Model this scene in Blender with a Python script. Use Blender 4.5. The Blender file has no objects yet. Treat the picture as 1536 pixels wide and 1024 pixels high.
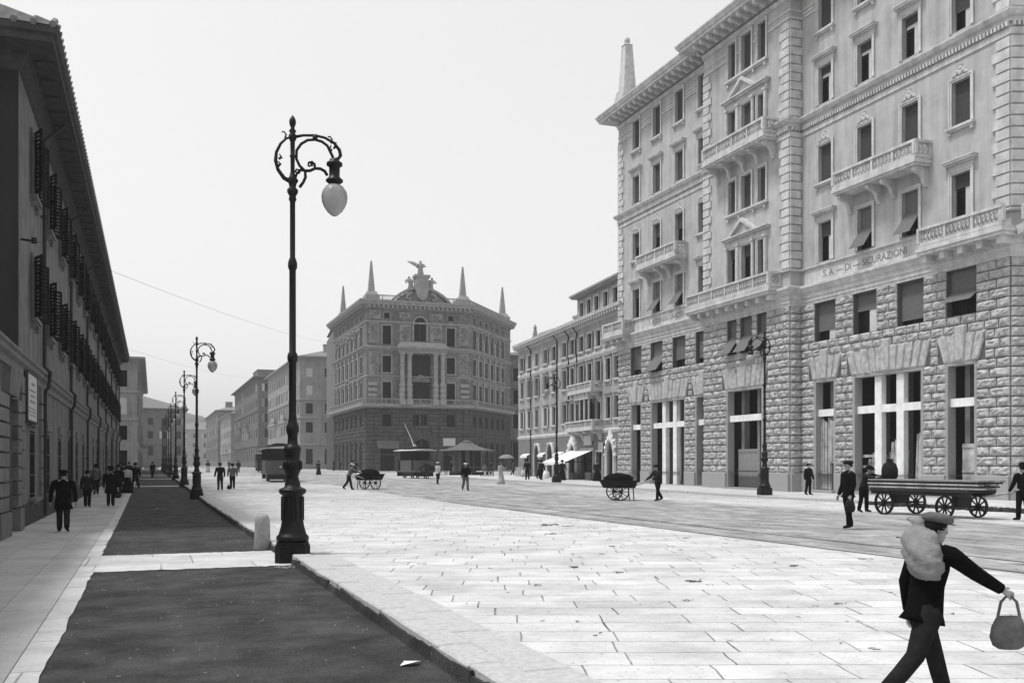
HAZE = .0005
EXPO = 1.1
import bpy, bmesh, math, random
from mathutils import Matrix, Vector
R = random.Random(7)
scene = bpy.context.scene
COL = scene.collection
PI = math.pi
rad = math.radians

def h(Y):                       # the street climbs gently away from the camera
    return 0.0 if Y < 45 else 1.0*(1-math.exp(-(Y-45)/110))

# ------------------------------------------------------------------ materials
def mat(name, g, rough=.85, var=.25, scale=1.2, bump=.0, bscale=40, spec=.12, metal=0, stain=0, g2=None):
    m = bpy.data.materials.new(name); m.use_nodes = True
    nt = m.node_tree; N = nt.nodes; L = nt.links
    b = N['Principled BSDF']; b.inputs['Roughness'].default_value = rough
    b.inputs['Specular IOR Level'].default_value = spec; b.inputs['Metallic'].default_value = metal
    if var > 0:
        tc = N.new('ShaderNodeTexCoord')
        n1 = N.new('ShaderNodeTexNoise'); n1.inputs['Scale'].default_value = scale; n1.inputs['Detail'].default_value = 8
        n1.inputs['Roughness'].default_value = .65
        L.new(tc.outputs['Object'], n1.inputs['Vector'])
        r = N.new('ShaderNodeValToRGB')
        lo, hi = g*(1-var), (g2 if g2 else g*(1+var))
        r.color_ramp.elements[0].position = .3; r.color_ramp.elements[1].position = .7
        r.color_ramp.elements[0].color = (lo, lo, lo, 1); r.color_ramp.elements[1].color = (hi, hi, hi, 1)
        L.new(n1.outputs['Fac'], r.inputs['Fac'])
        out = r.outputs['Color']
        if stain > 0:           # vertical weather streaks
            mp = N.new('ShaderNodeMapping'); mp.inputs['Scale'].default_value = (1.3, 1.3, .12)
            L.new(tc.outputs['Object'], mp.inputs['Vector'])
            n2 = N.new('ShaderNodeTexNoise'); n2.inputs['Scale'].default_value = 1.6; n2.inputs['Detail'].default_value = 6
            L.new(mp.outputs['Vector'], n2.inputs['Vector'])
            r2 = N.new('ShaderNodeValToRGB'); k = 1-stain
            r2.color_ramp.elements[0].position = .35; r2.color_ramp.elements[1].position = .6
            r2.color_ramp.elements[0].color = (k, k, k, 1)
            L.new(n2.outputs['Fac'], r2.inputs['Fac'])
            mx = N.new('ShaderNodeMix'); mx.data_type = 'RGBA'; mx.blend_type = 'MULTIPLY'; mx.inputs['Factor'].default_value = 1
            L.new(out, mx.inputs[6]); L.new(r2.outputs['Color'], mx.inputs[7]); out = mx.outputs[2]
        L.new(out, b.inputs['Base Color'])
        if bump > 0:
            n3 = N.new('ShaderNodeTexNoise'); n3.inputs['Scale'].default_value = bscale; n3.inputs['Detail'].default_value = 5
            L.new(tc.outputs['Object'], n3.inputs['Vector'])
            bp = N.new('ShaderNodeBump'); bp.inputs['Strength'].default_value = bump; bp.inputs['Distance'].default_value = .02
            L.new(n3.outputs['Fac'], bp.inputs['Height']); L.new(bp.outputs['Normal'], b.inputs['Normal'])
    else:
        b.inputs['Base Color'].default_value = (g, g, g, 1)
    return m

M = {}
M['plaster'] = mat('grey plaster', .42, .9, .17, .8, .3, 60, stain=.2)
M['trim'] = mat('pale dressed stone', .52, .85, .2, 2.2, .25, 40, stain=.2)
M['rust'] = mat('rock faced stone', .38, .9, .34, 4, 1.0, 22)
M['plinthstone'] = mat('speckled plinth stone', .3, .85, .25, 30, .3, 80)
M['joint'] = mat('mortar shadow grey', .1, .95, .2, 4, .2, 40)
M['white'] = mat('white painted timber', .74, .7, .14, 2.5, .2, 30, stain=.15)
M['blind'] = mat('dark roller shutter', .06, .8, .15, 4)
M['blind2'] = mat('mid grey canvas blind', .13, .85, .12, 4)
M['pane'] = mat('dark window glass', .004, .25, 0, spec=.08)
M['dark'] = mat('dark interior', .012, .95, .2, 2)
M['sash'] = mat('dark sash timber', .02, .6, .2, 8)
M['curtain'] = mat('pale curtain cloth', .55, .9, .1, 6)
M['plank'] = mat('raw plank timber', .42, .85, .45, 2.6, .4, 30, stain=.3)
M['door'] = mat('grey painted boards', .22, .8, .2, 5)
M['iron'] = mat('black painted cast iron', .006, .42, .4, 14, .2, 60, spec=.22)
M['ironw'] = mat('worn iron', .03, .6, .3, 10, .2, 50)
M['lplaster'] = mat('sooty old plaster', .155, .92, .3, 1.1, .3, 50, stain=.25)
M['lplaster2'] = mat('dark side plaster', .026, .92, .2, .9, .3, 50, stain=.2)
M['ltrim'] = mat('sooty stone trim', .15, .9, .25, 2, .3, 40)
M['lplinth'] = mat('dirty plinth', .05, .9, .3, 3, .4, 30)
M['shutter'] = mat('dark louvred shutter', .007, .8, .3, 8, spec=.05)
M['cstone'] = mat('weathered carved stone', .165, .9, .45, 1.1, .8, 9, stain=.25)
M['cstone_dark'] = mat('darkened rusticated stone', .072, .9, .5, 1.6, .5, 14, stain=.2)
M['ctrim'] = mat('weathered cornice stone', .27, .9, .22, 1.6, .3, 20)
M['tplaster'] = mat('faded house plaster', .34, .92, .15, .7, .2, 30, stain=.2)
M['tplaster2'] = mat('darker shopfront plaster', .17, .92, .2, .9, .2, 30)
M['roof'] = mat('old clay roof tiles', .16, .95, .3, 3)
M['farwall'] = mat('distant house plaster', .26, .95, .18, .5, stain=.18)
M['farwall2'] = mat('distant dark house plaster', .13, .95, .2, .5, stain=.2)
M['awning'] = mat('white awning canvas', .72, .85, .06, 3)
M['black'] = mat('black wool cloth', .0045, .95, .3, 12, .6, 16, spec=.04)
M['charcoal'] = mat('charcoal cloth', .016, .95, .3, 12, .6, 16, spec=.04)
M['greycloth'] = mat('grey cloth', .1, .95, .35, 9, .8, 14)
M['palecloth'] = mat('pale linen cloth', .42, .95, .2, 9, .6, 14)
M['whitecloth'] = mat('white cotton cloth', .75, .95, .08, 12)
M['sackcloth'] = mat('rough sackcloth', .2, .95, .3, 7, 1.0, 11)
M['skin'] = mat('skin', .3, .6, .08, 10)
M['hair'] = mat('dark hair', .008, .8, .2, 30)
M['leather'] = mat('dark leather', .008, .6, .2, 20)
M['straw'] = mat('pale straw', .5, .9, .15, 20)
M['bollard'] = mat('worn granite', .27, .8, .25, 9, .35, 60)
M['tram'] = mat('dark tram varnish', .015, .35, .2, 3)
M['tramgrey'] = mat('grey tram panel', .1, .5, .15, 3)
M['tramroof'] = mat('pale tram roof canvas', .5, .8, .1, 3)
M['hide'] = mat('brown horse hide', .025, .7, .25, 5)
M['paper'] = mat('white paper', .8, .9, .04, 8)
M['litter'] = mat('dark road litter', .09, .95, .4, 30)
M['letters'] = mat('faded dark lettering', .19, .9, .3, 14)
M['letters2'] = mat('pale worn lettering', .22, .9, .2, 14)
M['sign'] = mat('pale sign board', .45, .8, .15, 4)
M['hill'] = mat('distant hillside', .1, .95, .4, .03)
# frosted lamp glass
def glassmat():
    m = bpy.data.materials.new('frosted lamp glass'); m.use_nodes = True
    b = m.node_tree.nodes['Principled BSDF']
    b.inputs['Base Color'].default_value = (.5, .5, .5, 1); b.inputs['Roughness'].default_value = .3
    b.inputs['Transmission Weight'].default_value = .45; b.inputs['IOR'].default_value = 1.2
    n = m.node_tree.nodes.new('ShaderNodeTexNoise'); n.inputs['Scale'].default_value = 9
    r = m.node_tree.nodes.new('ShaderNodeValToRGB')
    r.color_ramp.elements[0].color = (.3, .3, .3, 1); r.color_ramp.elements[1].color = (.5, .5, .5, 1)
    m.node_tree.links.new(n.outputs['Fac'], r.inputs['Fac']); m.node_tree.links.new(r.outputs['Color'], b.inputs['Base Color'])
    return m
M['globe'] = glassmat()

def pavers(name, g, bw, bh, rot, joint=.3, mortar=.02, var=.15, dirt=.25, dirtscale=(.5, .5), smooth=.1, fade=0):
    m = bpy.data.materials.new(name); m.use_nodes = True
    nt = m.node_tree; N = nt.nodes; L = nt.links; b = N['Principled BSDF']; b.inputs['Roughness'].default_value = .85
    b.inputs['Specular IOR Level'].default_value = .25
    tc = N.new('ShaderNodeTexCoord'); mp = N.new('ShaderNodeMapping'); mp.inputs['Rotation'].default_value = (0, 0, rad(rot))
    L.new(tc.outputs['Object'], mp.inputs['Vector'])
    nz = N.new('ShaderNodeTexNoise'); nz.inputs['Scale'].default_value = 1.7; nz.inputs['Detail'].default_value = 3
    L.new(tc.outputs['Object'], nz.inputs['Vector'])
    ad = N.new('ShaderNodeVectorMath'); ad.operation = 'MULTIPLY_ADD'; ad.inputs[1].default_value = (.07, .07, .0)
    L.new(nz.outputs['Color'], ad.inputs[0]); L.new(mp.outputs['Vector'], ad.inputs[2])
    sp = N.new('ShaderNodeSeparateXYZ'); L.new(ad.outputs[0], sp.inputs[0])
    fl = N.new('ShaderNodeMath'); fl.operation = 'DIVIDE'; fl.inputs[1].default_value = bh; L.new(sp.outputs[1], fl.inputs[0])
    fr = N.new('ShaderNodeMath'); fr.operation = 'FLOOR'; L.new(fl.outputs[0], fr.inputs[0])
    wn = N.new('ShaderNodeTexWhiteNoise'); wn.noise_dimensions = '1D'; L.new(fr.outputs[0], wn.inputs['W'])
    m1 = N.new('ShaderNodeMath'); m1.operation = 'MULTIPLY_ADD'; m1.inputs[1].default_value = .45; m1.inputs[2].default_value = .75; L.new(wn.outputs['Value'], m1.inputs[0])
    m2 = N.new('ShaderNodeMath'); m2.operation = 'MULTIPLY'; L.new(sp.outputs[0], m2.inputs[0]); L.new(m1.outputs[0], m2.inputs[1])
    m3 = N.new('ShaderNodeMath'); m3.operation = 'MULTIPLY_ADD'; m3.inputs[1].default_value = 7.3; L.new(wn.outputs['Value'], m3.inputs[0]); L.new(m2.outputs[0], m3.inputs[2])
    cb = N.new('ShaderNodeCombineXYZ'); L.new(m3.outputs[0], cb.inputs[0]); L.new(sp.outputs[1], cb.inputs[1])
    br = N.new('ShaderNodeTexBrick'); L.new(cb.outputs[0], br.inputs['Vector'])
    br.inputs['Scale'].default_value = 1; br.inputs['Brick Width'].default_value = bw; br.inputs['Row Height'].default_value = bh
    br.inputs['Mortar Size'].default_value = mortar; br.inputs['Mortar Smooth'].default_value = smooth; br.inputs['Bias'].default_value = 0
    br.offset = 0
    a, c = g*(1-var), min(.9, g*(1+var))
    br.inputs['Color1'].default_value = (a, a, a, 1); br.inputs['Color2'].default_value = (c, c, c, 1)
    br.inputs['Mortar'].default_value = (g, g, g, 1)
    # joints: dark, and broken up by noise so that many are nearly closed
    nj = N.new('ShaderNodeTexNoise'); nj.inputs['Scale'].default_value = .9; nj.inputs['Detail'].default_value = 6; nj.inputs['Roughness'].default_value = .7
    L.new(tc.outputs['Object'], nj.inputs['Vector'])
    rj = N.new('ShaderNodeValToRGB'); rj.color_ramp.elements[0].position = .36; rj.color_ramp.elements[1].position = .72
    j1 = .72; 
    rj.color_ramp.elements[0].color = (joint, joint, joint, 1); rj.color_ramp.elements[1].color = (j1, j1, j1, 1)
    L.new(nj.outputs['Fac'], rj.inputs['Fac'])
    mj = N.new('ShaderNodeMix'); mj.data_type = 'RGBA'; mj.blend_type = 'MULTIPLY'
    L.new(br.outputs['Fac'], mj.inputs['Factor']); L.new(br.outputs['Color'], mj.inputs[6]); L.new(rj.outputs['Color'], mj.inputs[7])
    # dirt
    md = N.new('ShaderNodeMapping'); md.inputs['Scale'].default_value = (dirtscale[0], dirtscale[1], 1)
    L.new(tc.outputs['Object'], md.inputs['Vector'])
    n2 = N.new('ShaderNodeTexNoise'); n2.inputs['Scale'].default_value = 1; n2.inputs['Detail'].default_value = 10; n2.inputs['Roughness'].default_value = .7
    L.new(md.outputs['Vector'], n2.inputs['Vector'])
    r2 = N.new('ShaderNodeValToRGB'); k = 1-dirt
    r2.color_ramp.elements[0].position = .36; r2.color_ramp.elements[1].position = .58
    r2.color_ramp.elements[0].color = (k, k, k, 1); r2.color_ramp.elements[1].color = (1, 1, 1, 1)
    L.new(n2.outputs['Fac'], r2.inputs['Fac'])
    mx = N.new('ShaderNodeMix'); mx.data_type = 'RGBA'; mx.blend_type = 'MULTIPLY'; mx.inputs['Factor'].default_value = 1
    L.new(mj.outputs[2], mx.inputs[6]); L.new(r2.outputs['Color'], mx.inputs[7])
    # fine specks
    n4 = N.new('ShaderNodeTexNoise'); n4.inputs['Scale'].default_value = 22; n4.inputs['Detail'].default_value = 4
    L.new(tc.outputs['Object'], n4.inputs['Vector'])
    r4 = N.new('ShaderNodeValToRGB'); r4.color_ramp.elements[0].position = .27; r4.color_ramp.elements[1].position = .4
    r4.color_ramp.elements[0].color = (.55, .55, .55, 1)
    L.new(n4.outputs['Fac'], r4.inputs['Fac'])
    my = N.new('ShaderNodeMix'); my.data_type = 'RGBA'; my.blend_type = 'MULTIPLY'; my.inputs['Factor'].default_value = 1
    L.new(mx.outputs[2], my.inputs[6]); L.new(r4.outputs['Color'], my.inputs[7])
    L.new(my.outputs[2], b.inputs['Base Color'])
    bp = N.new('ShaderNodeBump'); bp.inputs['Strength'].default_value = .5; bp.inputs['Distance'].default_value = .02
    iv = N.new('ShaderNodeMath'); iv.operation = 'MULTIPLY_ADD'; iv.inputs[1].default_value = -.8
    L.new(br.outputs['Fac'], iv.inputs[0]); L.new(nj.outputs['Fac'], iv.inputs[2])
    L.new(iv.outputs[0], bp.inputs['Height']); L.new(bp.outputs['Normal'], b.inputs['Normal'])
    return m
M['road'] = pavers('pale stone slab paving', .52, 1.05, .55, 20, .16, .01, .09, .28, (.9, 1.1))
def tramzone(m):
    # the tramway: dirty streaky macadam between X = 12.7 and about 24 m, with ragged edges; dust over the far square
    nt = m.node_tree; N = nt.nodes; L = nt.links; b = N['Principled BSDF']; src = b.inputs['Base Color'].links[0].from_socket
    tc = N.new('ShaderNodeTexCoord'); sp = N.new('ShaderNodeSeparateXYZ'); L.new(tc.outputs['Object'], sp.inputs[0])
    def noise(sc, det=8, ro=.65):
        mp = N.new('ShaderNodeMapping'); mp.inputs['Scale'].default_value = sc; L.new(tc.outputs['Object'], mp.inputs['Vector'])
        n = N.new('ShaderNodeTexNoise'); n.inputs['Scale'].default_value = 1; n.inputs['Detail'].default_value = det; n.inputs['Roughness'].default_value = ro
        L.new(mp.outputs['Vector'], n.inputs['Vector']); return n.outputs['Fac']
    def math_(op, a, c=None, d=None):
        q = N.new('ShaderNodeMath'); q.operation = op
        for i, v in enumerate((a, c, d)):
            if v is None: continue
            if isinstance(v, (int, float)): q.inputs[i].default_value = v
            else: L.new(v, q.inputs[i])
        return q.outputs[0]
    def ramp(v, a, c):
        q = N.new('ShaderNodeMapRange'); q.inputs['From Min'].default_value = a; q.inputs['From Max'].default_value = c; L.new(v, q.inputs['Value']); return q.outputs[0]
    n1 = noise((.5,.25,1)); x = math_('MULTIPLY_ADD', n1, 1.0, math_('ADD', sp.outputs[0], -.5))
    n2 = noise((.25,.12,1)); x2 = math_('MULTIPLY_ADD', n2, 5.0, math_('ADD', sp.outputs[0], -2.5))
    z1 = math_('MULTIPLY', ramp(x, 12.6, 12.95), ramp(x2, 24.6, 22.6))
    st = noise((1.5,.5,1), 12, .8); st2 = noise((.6,.5,1), 10, .75)
    dust = math_('MULTIPLY', ramp(sp.outputs[1], 34, 62), ramp(noise((.12,.09,1)), .36, .56))
    dust = math_('MULTIPLY', dust, .95)
    fac = math_('MAXIMUM', z1, dust)
    fac = math_('MULTIPLY', fac, ramp(st2, .3, .48)); fac = math_('MAXIMUM', fac, math_('MULTIPLY', ramp(noise((.9,.35,1), 12, .8), .6, .74), .6))
    r = N.new('ShaderNodeValToRGB'); r.color_ramp.elements[0].position = .3; r.color_ramp.elements[1].position = .68
    r.color_ramp.elements[0].color = (.05,.05,.05,1); r.color_ramp.elements[1].color = (.4,.4,.4,1); L.new(st, r.inputs['Fac'])
    mx = N.new('ShaderNodeMix'); mx.data_type = 'RGBA'; L.new(fac, mx.inputs['Factor']); L.new(src, mx.inputs[6]); L.new(r.outputs['Color'], mx.inputs[7])
    L.new(mx.outputs[2], b.inputs['Base Color'])
tramzone(M['road'])
M['tramroad'] = pavers('dirty tramway paving', .33, .8, .3, 0, .5, .014, .1, .5, (1.6, .22))
M['sidewalk'] = pavers('footway slabs', .42, 1.7, .85, 90, .5, .006, .08, .25, (.6, .6))
M['pavement'] = pavers('pale far footway', .5, 1.2, .6, 90, .6, .01, .06, .2, (.6, .6))
M['strip'] = pavers('pale crossing stone', .5, 1.5, 1.6, 0, .4, .012, .1, .25, (1.2, 1.2))
M['kerb'] = mat('kerb granite', .4, .88, .2, 16, .4, 45)
def asphalt():
    m = mat('worn asphalt', .042, .95, .5, 1.3, .9, 70, spec=.2)
    nt = m.node_tree; N = nt.nodes; L = nt.links; b = N['Principled BSDF']
    src = b.inputs['Base Color'].links[0].from_socket
    tc = N.new('ShaderNodeTexCoord'); v = N.new('ShaderNodeTexVoronoi'); v.inputs['Scale'].default_value = 9
    L.new(tc.outputs['Object'], v.inputs['Vector'])
    r = N.new('ShaderNodeValToRGB'); r.color_ramp.elements[0].position = .06; r.color_ramp.elements[1].position = .1
    r.color_ramp.elements[0].color = (1, 1, 1, 1); r.color_ramp.elements[1].color = (0, 0, 0, 1)
    L.new(v.outputs['Distance'], r.inputs['Fac'])
    n = N.new('ShaderNodeTexNoise'); n.inputs['Scale'].default_value = 3.1; L.new(tc.outputs['Object'], n.inputs['Vector'])
    r2 = N.new('ShaderNodeValToRGB'); r2.color_ramp.elements[0].position = .55; r2.color_ramp.elements[1].position = .7
    L.new(n.outputs['Fac'], r2.inputs['Fac'])
    mu = N.new('ShaderNodeMath'); mu.operation = 'MULTIPLY'; L.new(r.outputs['Color'], mu.inputs[0]); L.new(r2.outputs['Color'], mu.inputs[1])
    mx = N.new('ShaderNodeMix'); mx.data_type = 'RGBA'; L.new(mu.outputs[0], mx.inputs['Factor'])
    def nz(sc, lo, a, c):
        q = N.new('ShaderNodeTexNoise'); q.inputs['Scale'].default_value = sc; q.inputs['Detail'].default_value = 6; q.inputs['Roughness'].default_value = .75; L.new(tc.outputs['Object'], q.inputs['Vector'])
        w_ = N.new('ShaderNodeMapRange'); w_.inputs['From Min'].default_value = a; w_.inputs['From Max'].default_value = c; w_.inputs['To Min'].default_value = lo; w_.inputs['To Max'].default_value = 1.5; L.new(q.outputs['Fac'], w_.inputs['Value']); return w_.outputs[0]
    k1 = N.new('ShaderNodeMath'); k1.operation = 'MULTIPLY'; L.new(nz(34, .45, .35, .65), k1.inputs[0]); L.new(nz(.8, .65, .35, .65), k1.inputs[1])
    mg = N.new('ShaderNodeMix'); mg.data_type = 'RGBA'; mg.blend_type = 'MULTIPLY'; mg.inputs['Factor'].default_value = 1; L.new(src, mg.inputs[6]); L.new(k1.outputs[0], mg.inputs[7]); L.new(mg.outputs[2], mx.inputs[6])
    mx.inputs[7].default_value = (.3, .3, .3, 1); L.new(mx.outputs[2], b.inputs['Base Color'])
    return m
M['asphalt'] = asphalt()

# ------------------------------------------------------------------ mesh builder
class MB:
    def __init__(s, T=None): s.v = []; s.f = []; s.T = T
    def p(s, x, y, z):
        q = Vector((x, y, z))
        if s.T is not None: q = s.T @ q
        s.v.append(q[:]); return len(s.v)-1
    def face(s, pts): s.f.append([s.p(*q) for q in pts])
    def hexa(s, q):              # 0-3 bottom ring (ccw from above), 4-7 top ring
        i = [s.p(*k) for k in q]
        for f in ((3,2,1,0),(4,5,6,7),(0,1,5,4),(1,2,6,5),(2,3,7,6),(3,0,4,7)): s.f.append([i[k] for k in f])
    def box(s, x0, x1, y0, y1, z0, z1):
        if x0 > x1: x0, x1 = x1, x0
        if y0 > y1: y0, y1 = y1, y0
        if z0 > z1: z0, z1 = z1, z0
        s.hexa([(x0,y0,z0),(x1,y0,z0),(x1,y1,z0),(x0,y1,z0),(x0,y0,z1),(x1,y0,z1),(x1,y1,z1),(x0,y1,z1)])
    def taper(s, x0, x1, y0, y1, z0, z1, t):   # top ring inset by t
        s.hexa([(x0,y0,z0),(x1,y0,z0),(x1,y1,z0),(x0,y1,z0),(x0+t,y0+t,z1),(x1-t,y0+t,z1),(x1-t,y1-t,z1),(x0+t,y1-t,z1)])
    def rings(s, rs, cap=True, closed=True):   # list of rings (lists of points)
        ids = [[s.p(*q) for q in r] for r in rs]; n = len(ids[0])
        for a, b in zip(ids, ids[1:]):
            for k in range(n if closed else n-1): s.f.append([a[k], a[(k+1)%n], b[(k+1)%n], b[k]])
        if cap: s.f.append(ids[0][::-1]); s.f.append(ids[-1])
    def lathe(s, prof, n=16, c=(0,0), sq=None):
        rs = []
        for r, z in prof:
            rs.append([(c[0]+r*math.cos(2*PI*(k+.5)/n), c[1]+r*math.sin(2*PI*(k+.5)/n), z) for k in range(n)])
        s.rings(rs)
    def ell(s, secs, n=14):      # stacked ellipses (z, a, b, xoff, yoff)
        rs = []
        for q in secs:
            z, a, b = q[:3]; xo = q[3] if len(q) > 3 else 0; yo = q[4] if len(q) > 4 else 0
            rs.append([(xo+a*math.cos(2*PI*k/n), yo+b*math.sin(2*PI*k/n), z) for k in range(n)])
        s.rings(rs)
    def tube(s, pts, r, n=8):
        pts = [Vector(q) for q in pts]; rs = []; prev = None
        rr = r if isinstance(r, (list, tuple)) else [r]*len(pts)
        for i, q in enumerate(pts):
            t = (pts[min(i+1, len(pts)-1)]-pts[max(i-1, 0)]).normalized()
            if prev is None:
                u = t.orthogonal().normalized()
            else:
                u = prev - t*prev.dot(t)
                u = u.normalized() if u.length > 1e-6 else t.orthogonal().normalized()
            prev = u; w = t.cross(u)
            rs.append([(q+(u*math.cos(2*PI*k/n)+w*math.sin(2*PI*k/n))*rr[i])[:] for k in range(n)])
        s.rings(rs)
    def prism(s, poly, y0, y1):  # poly in (x,z) seen from -y, extruded y0..y1
        a = [s.p(x, y0, z) for x, z in poly]; b = [s.p(x, y1, z) for x, z in poly]; n = len(poly)
        s.f.append(a); s.f.append(b[::-1])
        for k in range(n): s.f.append([a[(k+1)%n], a[k], b[k], b[(k+1)%n]])
    def mesh(s, name, m, smooth=False):
        me = bpy.data.meshes.new(name); me.from_pydata(s.v, [], s.f)
        bm = bmesh.new(); bm.from_mesh(me); bmesh.ops.recalc_face_normals(bm, faces=bm.faces); bm.to_mesh(me); bm.free()
        me.materials.append(m if not isinstance(m, str) else M[m])
        if smooth:
            for p in me.polygons: p.use_smooth = True
        return me
    def build(s, name, m, parent=None, loc=(0,0,0), rz=0, smooth=False):
        return link(name, s.mesh(name, m, smooth), parent, loc, rz)

def link(name, me, parent=None, loc=(0,0,0), rz=0):
    o = bpy.data.objects.new(name, me); COL.objects.link(o)
    o.location = loc; o.rotation_euler = (0, 0, rz); o.parent = parent
    return o
def tag(o, label=None, cat=None, group=None, kind=None):
    if label: o['label'] = label
    if cat: o['category'] = cat
    if group: o['group'] = group
    if kind: o['kind'] = kind
    return o
def empty(name, loc, label, cat, group=None, rz=0):
    return tag(link(name, None, None, loc, rz), label, cat, group)
def copy_tree(o, parent=None):
    c = o.copy(); COL.objects.link(c); c.parent = parent
    for ch in list(o.children): copy_tree(ch, c)
    return c
CACHE = {}
def cached(key, fn):
    if key not in CACHE: CACHE[key] = fn()
    return CACHE[key]

# ------------------------------------------------------------------ facades
class Face:
    """a wall plane from P to Q (left to right seen from outside) in a building's own coordinates; (s, y, z): y points into the building"""
    def __init__(f, root, P, Q):
        f.root = root; f.P = Vector((P[0], P[1], 0)); d = Vector((Q[0]-P[0], Q[1]-P[1], 0)); f.L = d.length
        f.a = math.atan2(d.y, d.x); f.T = Matrix.Translation(f.P) @ Matrix.Rotation(f.a, 4, 'Z')
    def at(f, s, y, z): return (f.T @ Vector((s, y, z)))[:]

def wall(mb, s0, s1, z0, z1, ops, depth=.35, y=0.0):
    """plane with rectangular openings (a,b,c,d) and their reveals"""
    ops = [o for o in ops if o[1] > s0 and o[0] < s1]
    xs = sorted({s0, s1, *[o[0] for o in ops], *[o[1] for o in ops]}); zs = sorted({z0, z1, *[o[2] for o in ops], *[o[3] for o in ops]})
    xs = [x for x in xs if s0 <= x <= s1]; zs = [z for z in zs if z0 <= z <= z1]
    for j in range(len(zs)-1):
        run = None
        for i in range(len(xs)-1):
            cx, cz = (xs[i]+xs[i+1])/2, (zs[j]+zs[j+1])/2
            solid = not any(o[0] < cx < o[1] and o[2] < cz < o[3] for o in ops)
            if solid and run is None: run = xs[i]
            if run is not None and (not solid or i == len(xs)-2):
                e = xs[i+1] if solid else xs[i]
                mb.face([(run, y, zs[j]), (e, y, zs[j]), (e, y, zs[j+1]), (run, y, zs[j+1])]); run = None
    for a, b, c, d in ops:
        e = y+depth
        mb.face([(a,y,c),(a,y,d),(a,e,d),(a,e,c)]); mb.face([(b,y,c),(b,e,c),(b,e,d),(b,y,d)])
        mb.face([(a,y,d),(b,y,d),(b,e,d),(a,e,d)]); mb.face([(a,y,c),(a,e,c),(b,e,c),(b,y,c)])
def arch_fill(mb, a, b, top, y=0.0, depth=.35, pointed=0, n=10):
    """spandrels turning a rectangular opening into an arched one"""
    r = (b-a)/2; cx = (a+b)/2; hgt = r*(1+pointed); sp = top-hgt
    pts = [(cx-r*math.cos(PI*k/n), sp+hgt*(math.sin(PI*k/n)**(1 if not pointed else .8))) for k in range(n+1)]
    for (x0, q0), (x1, q1) in zip(pts, pts[1:]):
        mb.face([(x0,y,q0),(x1,y,q1),(x1,y,top+.002),(x0,y,top+.002)])
        mb.face([(x0,y,q0),(x0,y+depth,q0),(x1,y+depth,q1),(x1,y,q1)])
def sweep(mb, path, prof, closed=False):
    """profile [(out, z)] swept along a plan polyline with mitred corners (outside is on the right)"""
    n = len(path); rs = []
    for i in range(n):
        P = Vector(path[i])
        d0 = (P-Vector(path[i-1])) if (i > 0 or closed) else None
        d1 = (Vector(path[(i+1) % n])-P) if (i < n-1 or closed) else None
        n0 = Vector((d0.y, -d0.x)).normalized() if d0 is not None else None
        n1 = Vector((d1.y, -d1.x)).normalized() if d1 is not None else None
        if n0 is None: m = n1
        elif n1 is None: m = n0
        else:
            m = (n0+n1); m = m/max(.25, m.dot(n0)) if m.length > 1e-6 else n0
        rs.append([(P.x+m.x*o, P.y+m.y*o, z) for o, z in prof])
    if closed: rs.append(rs[0])
    mb.rings(rs, cap=not closed)

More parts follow.
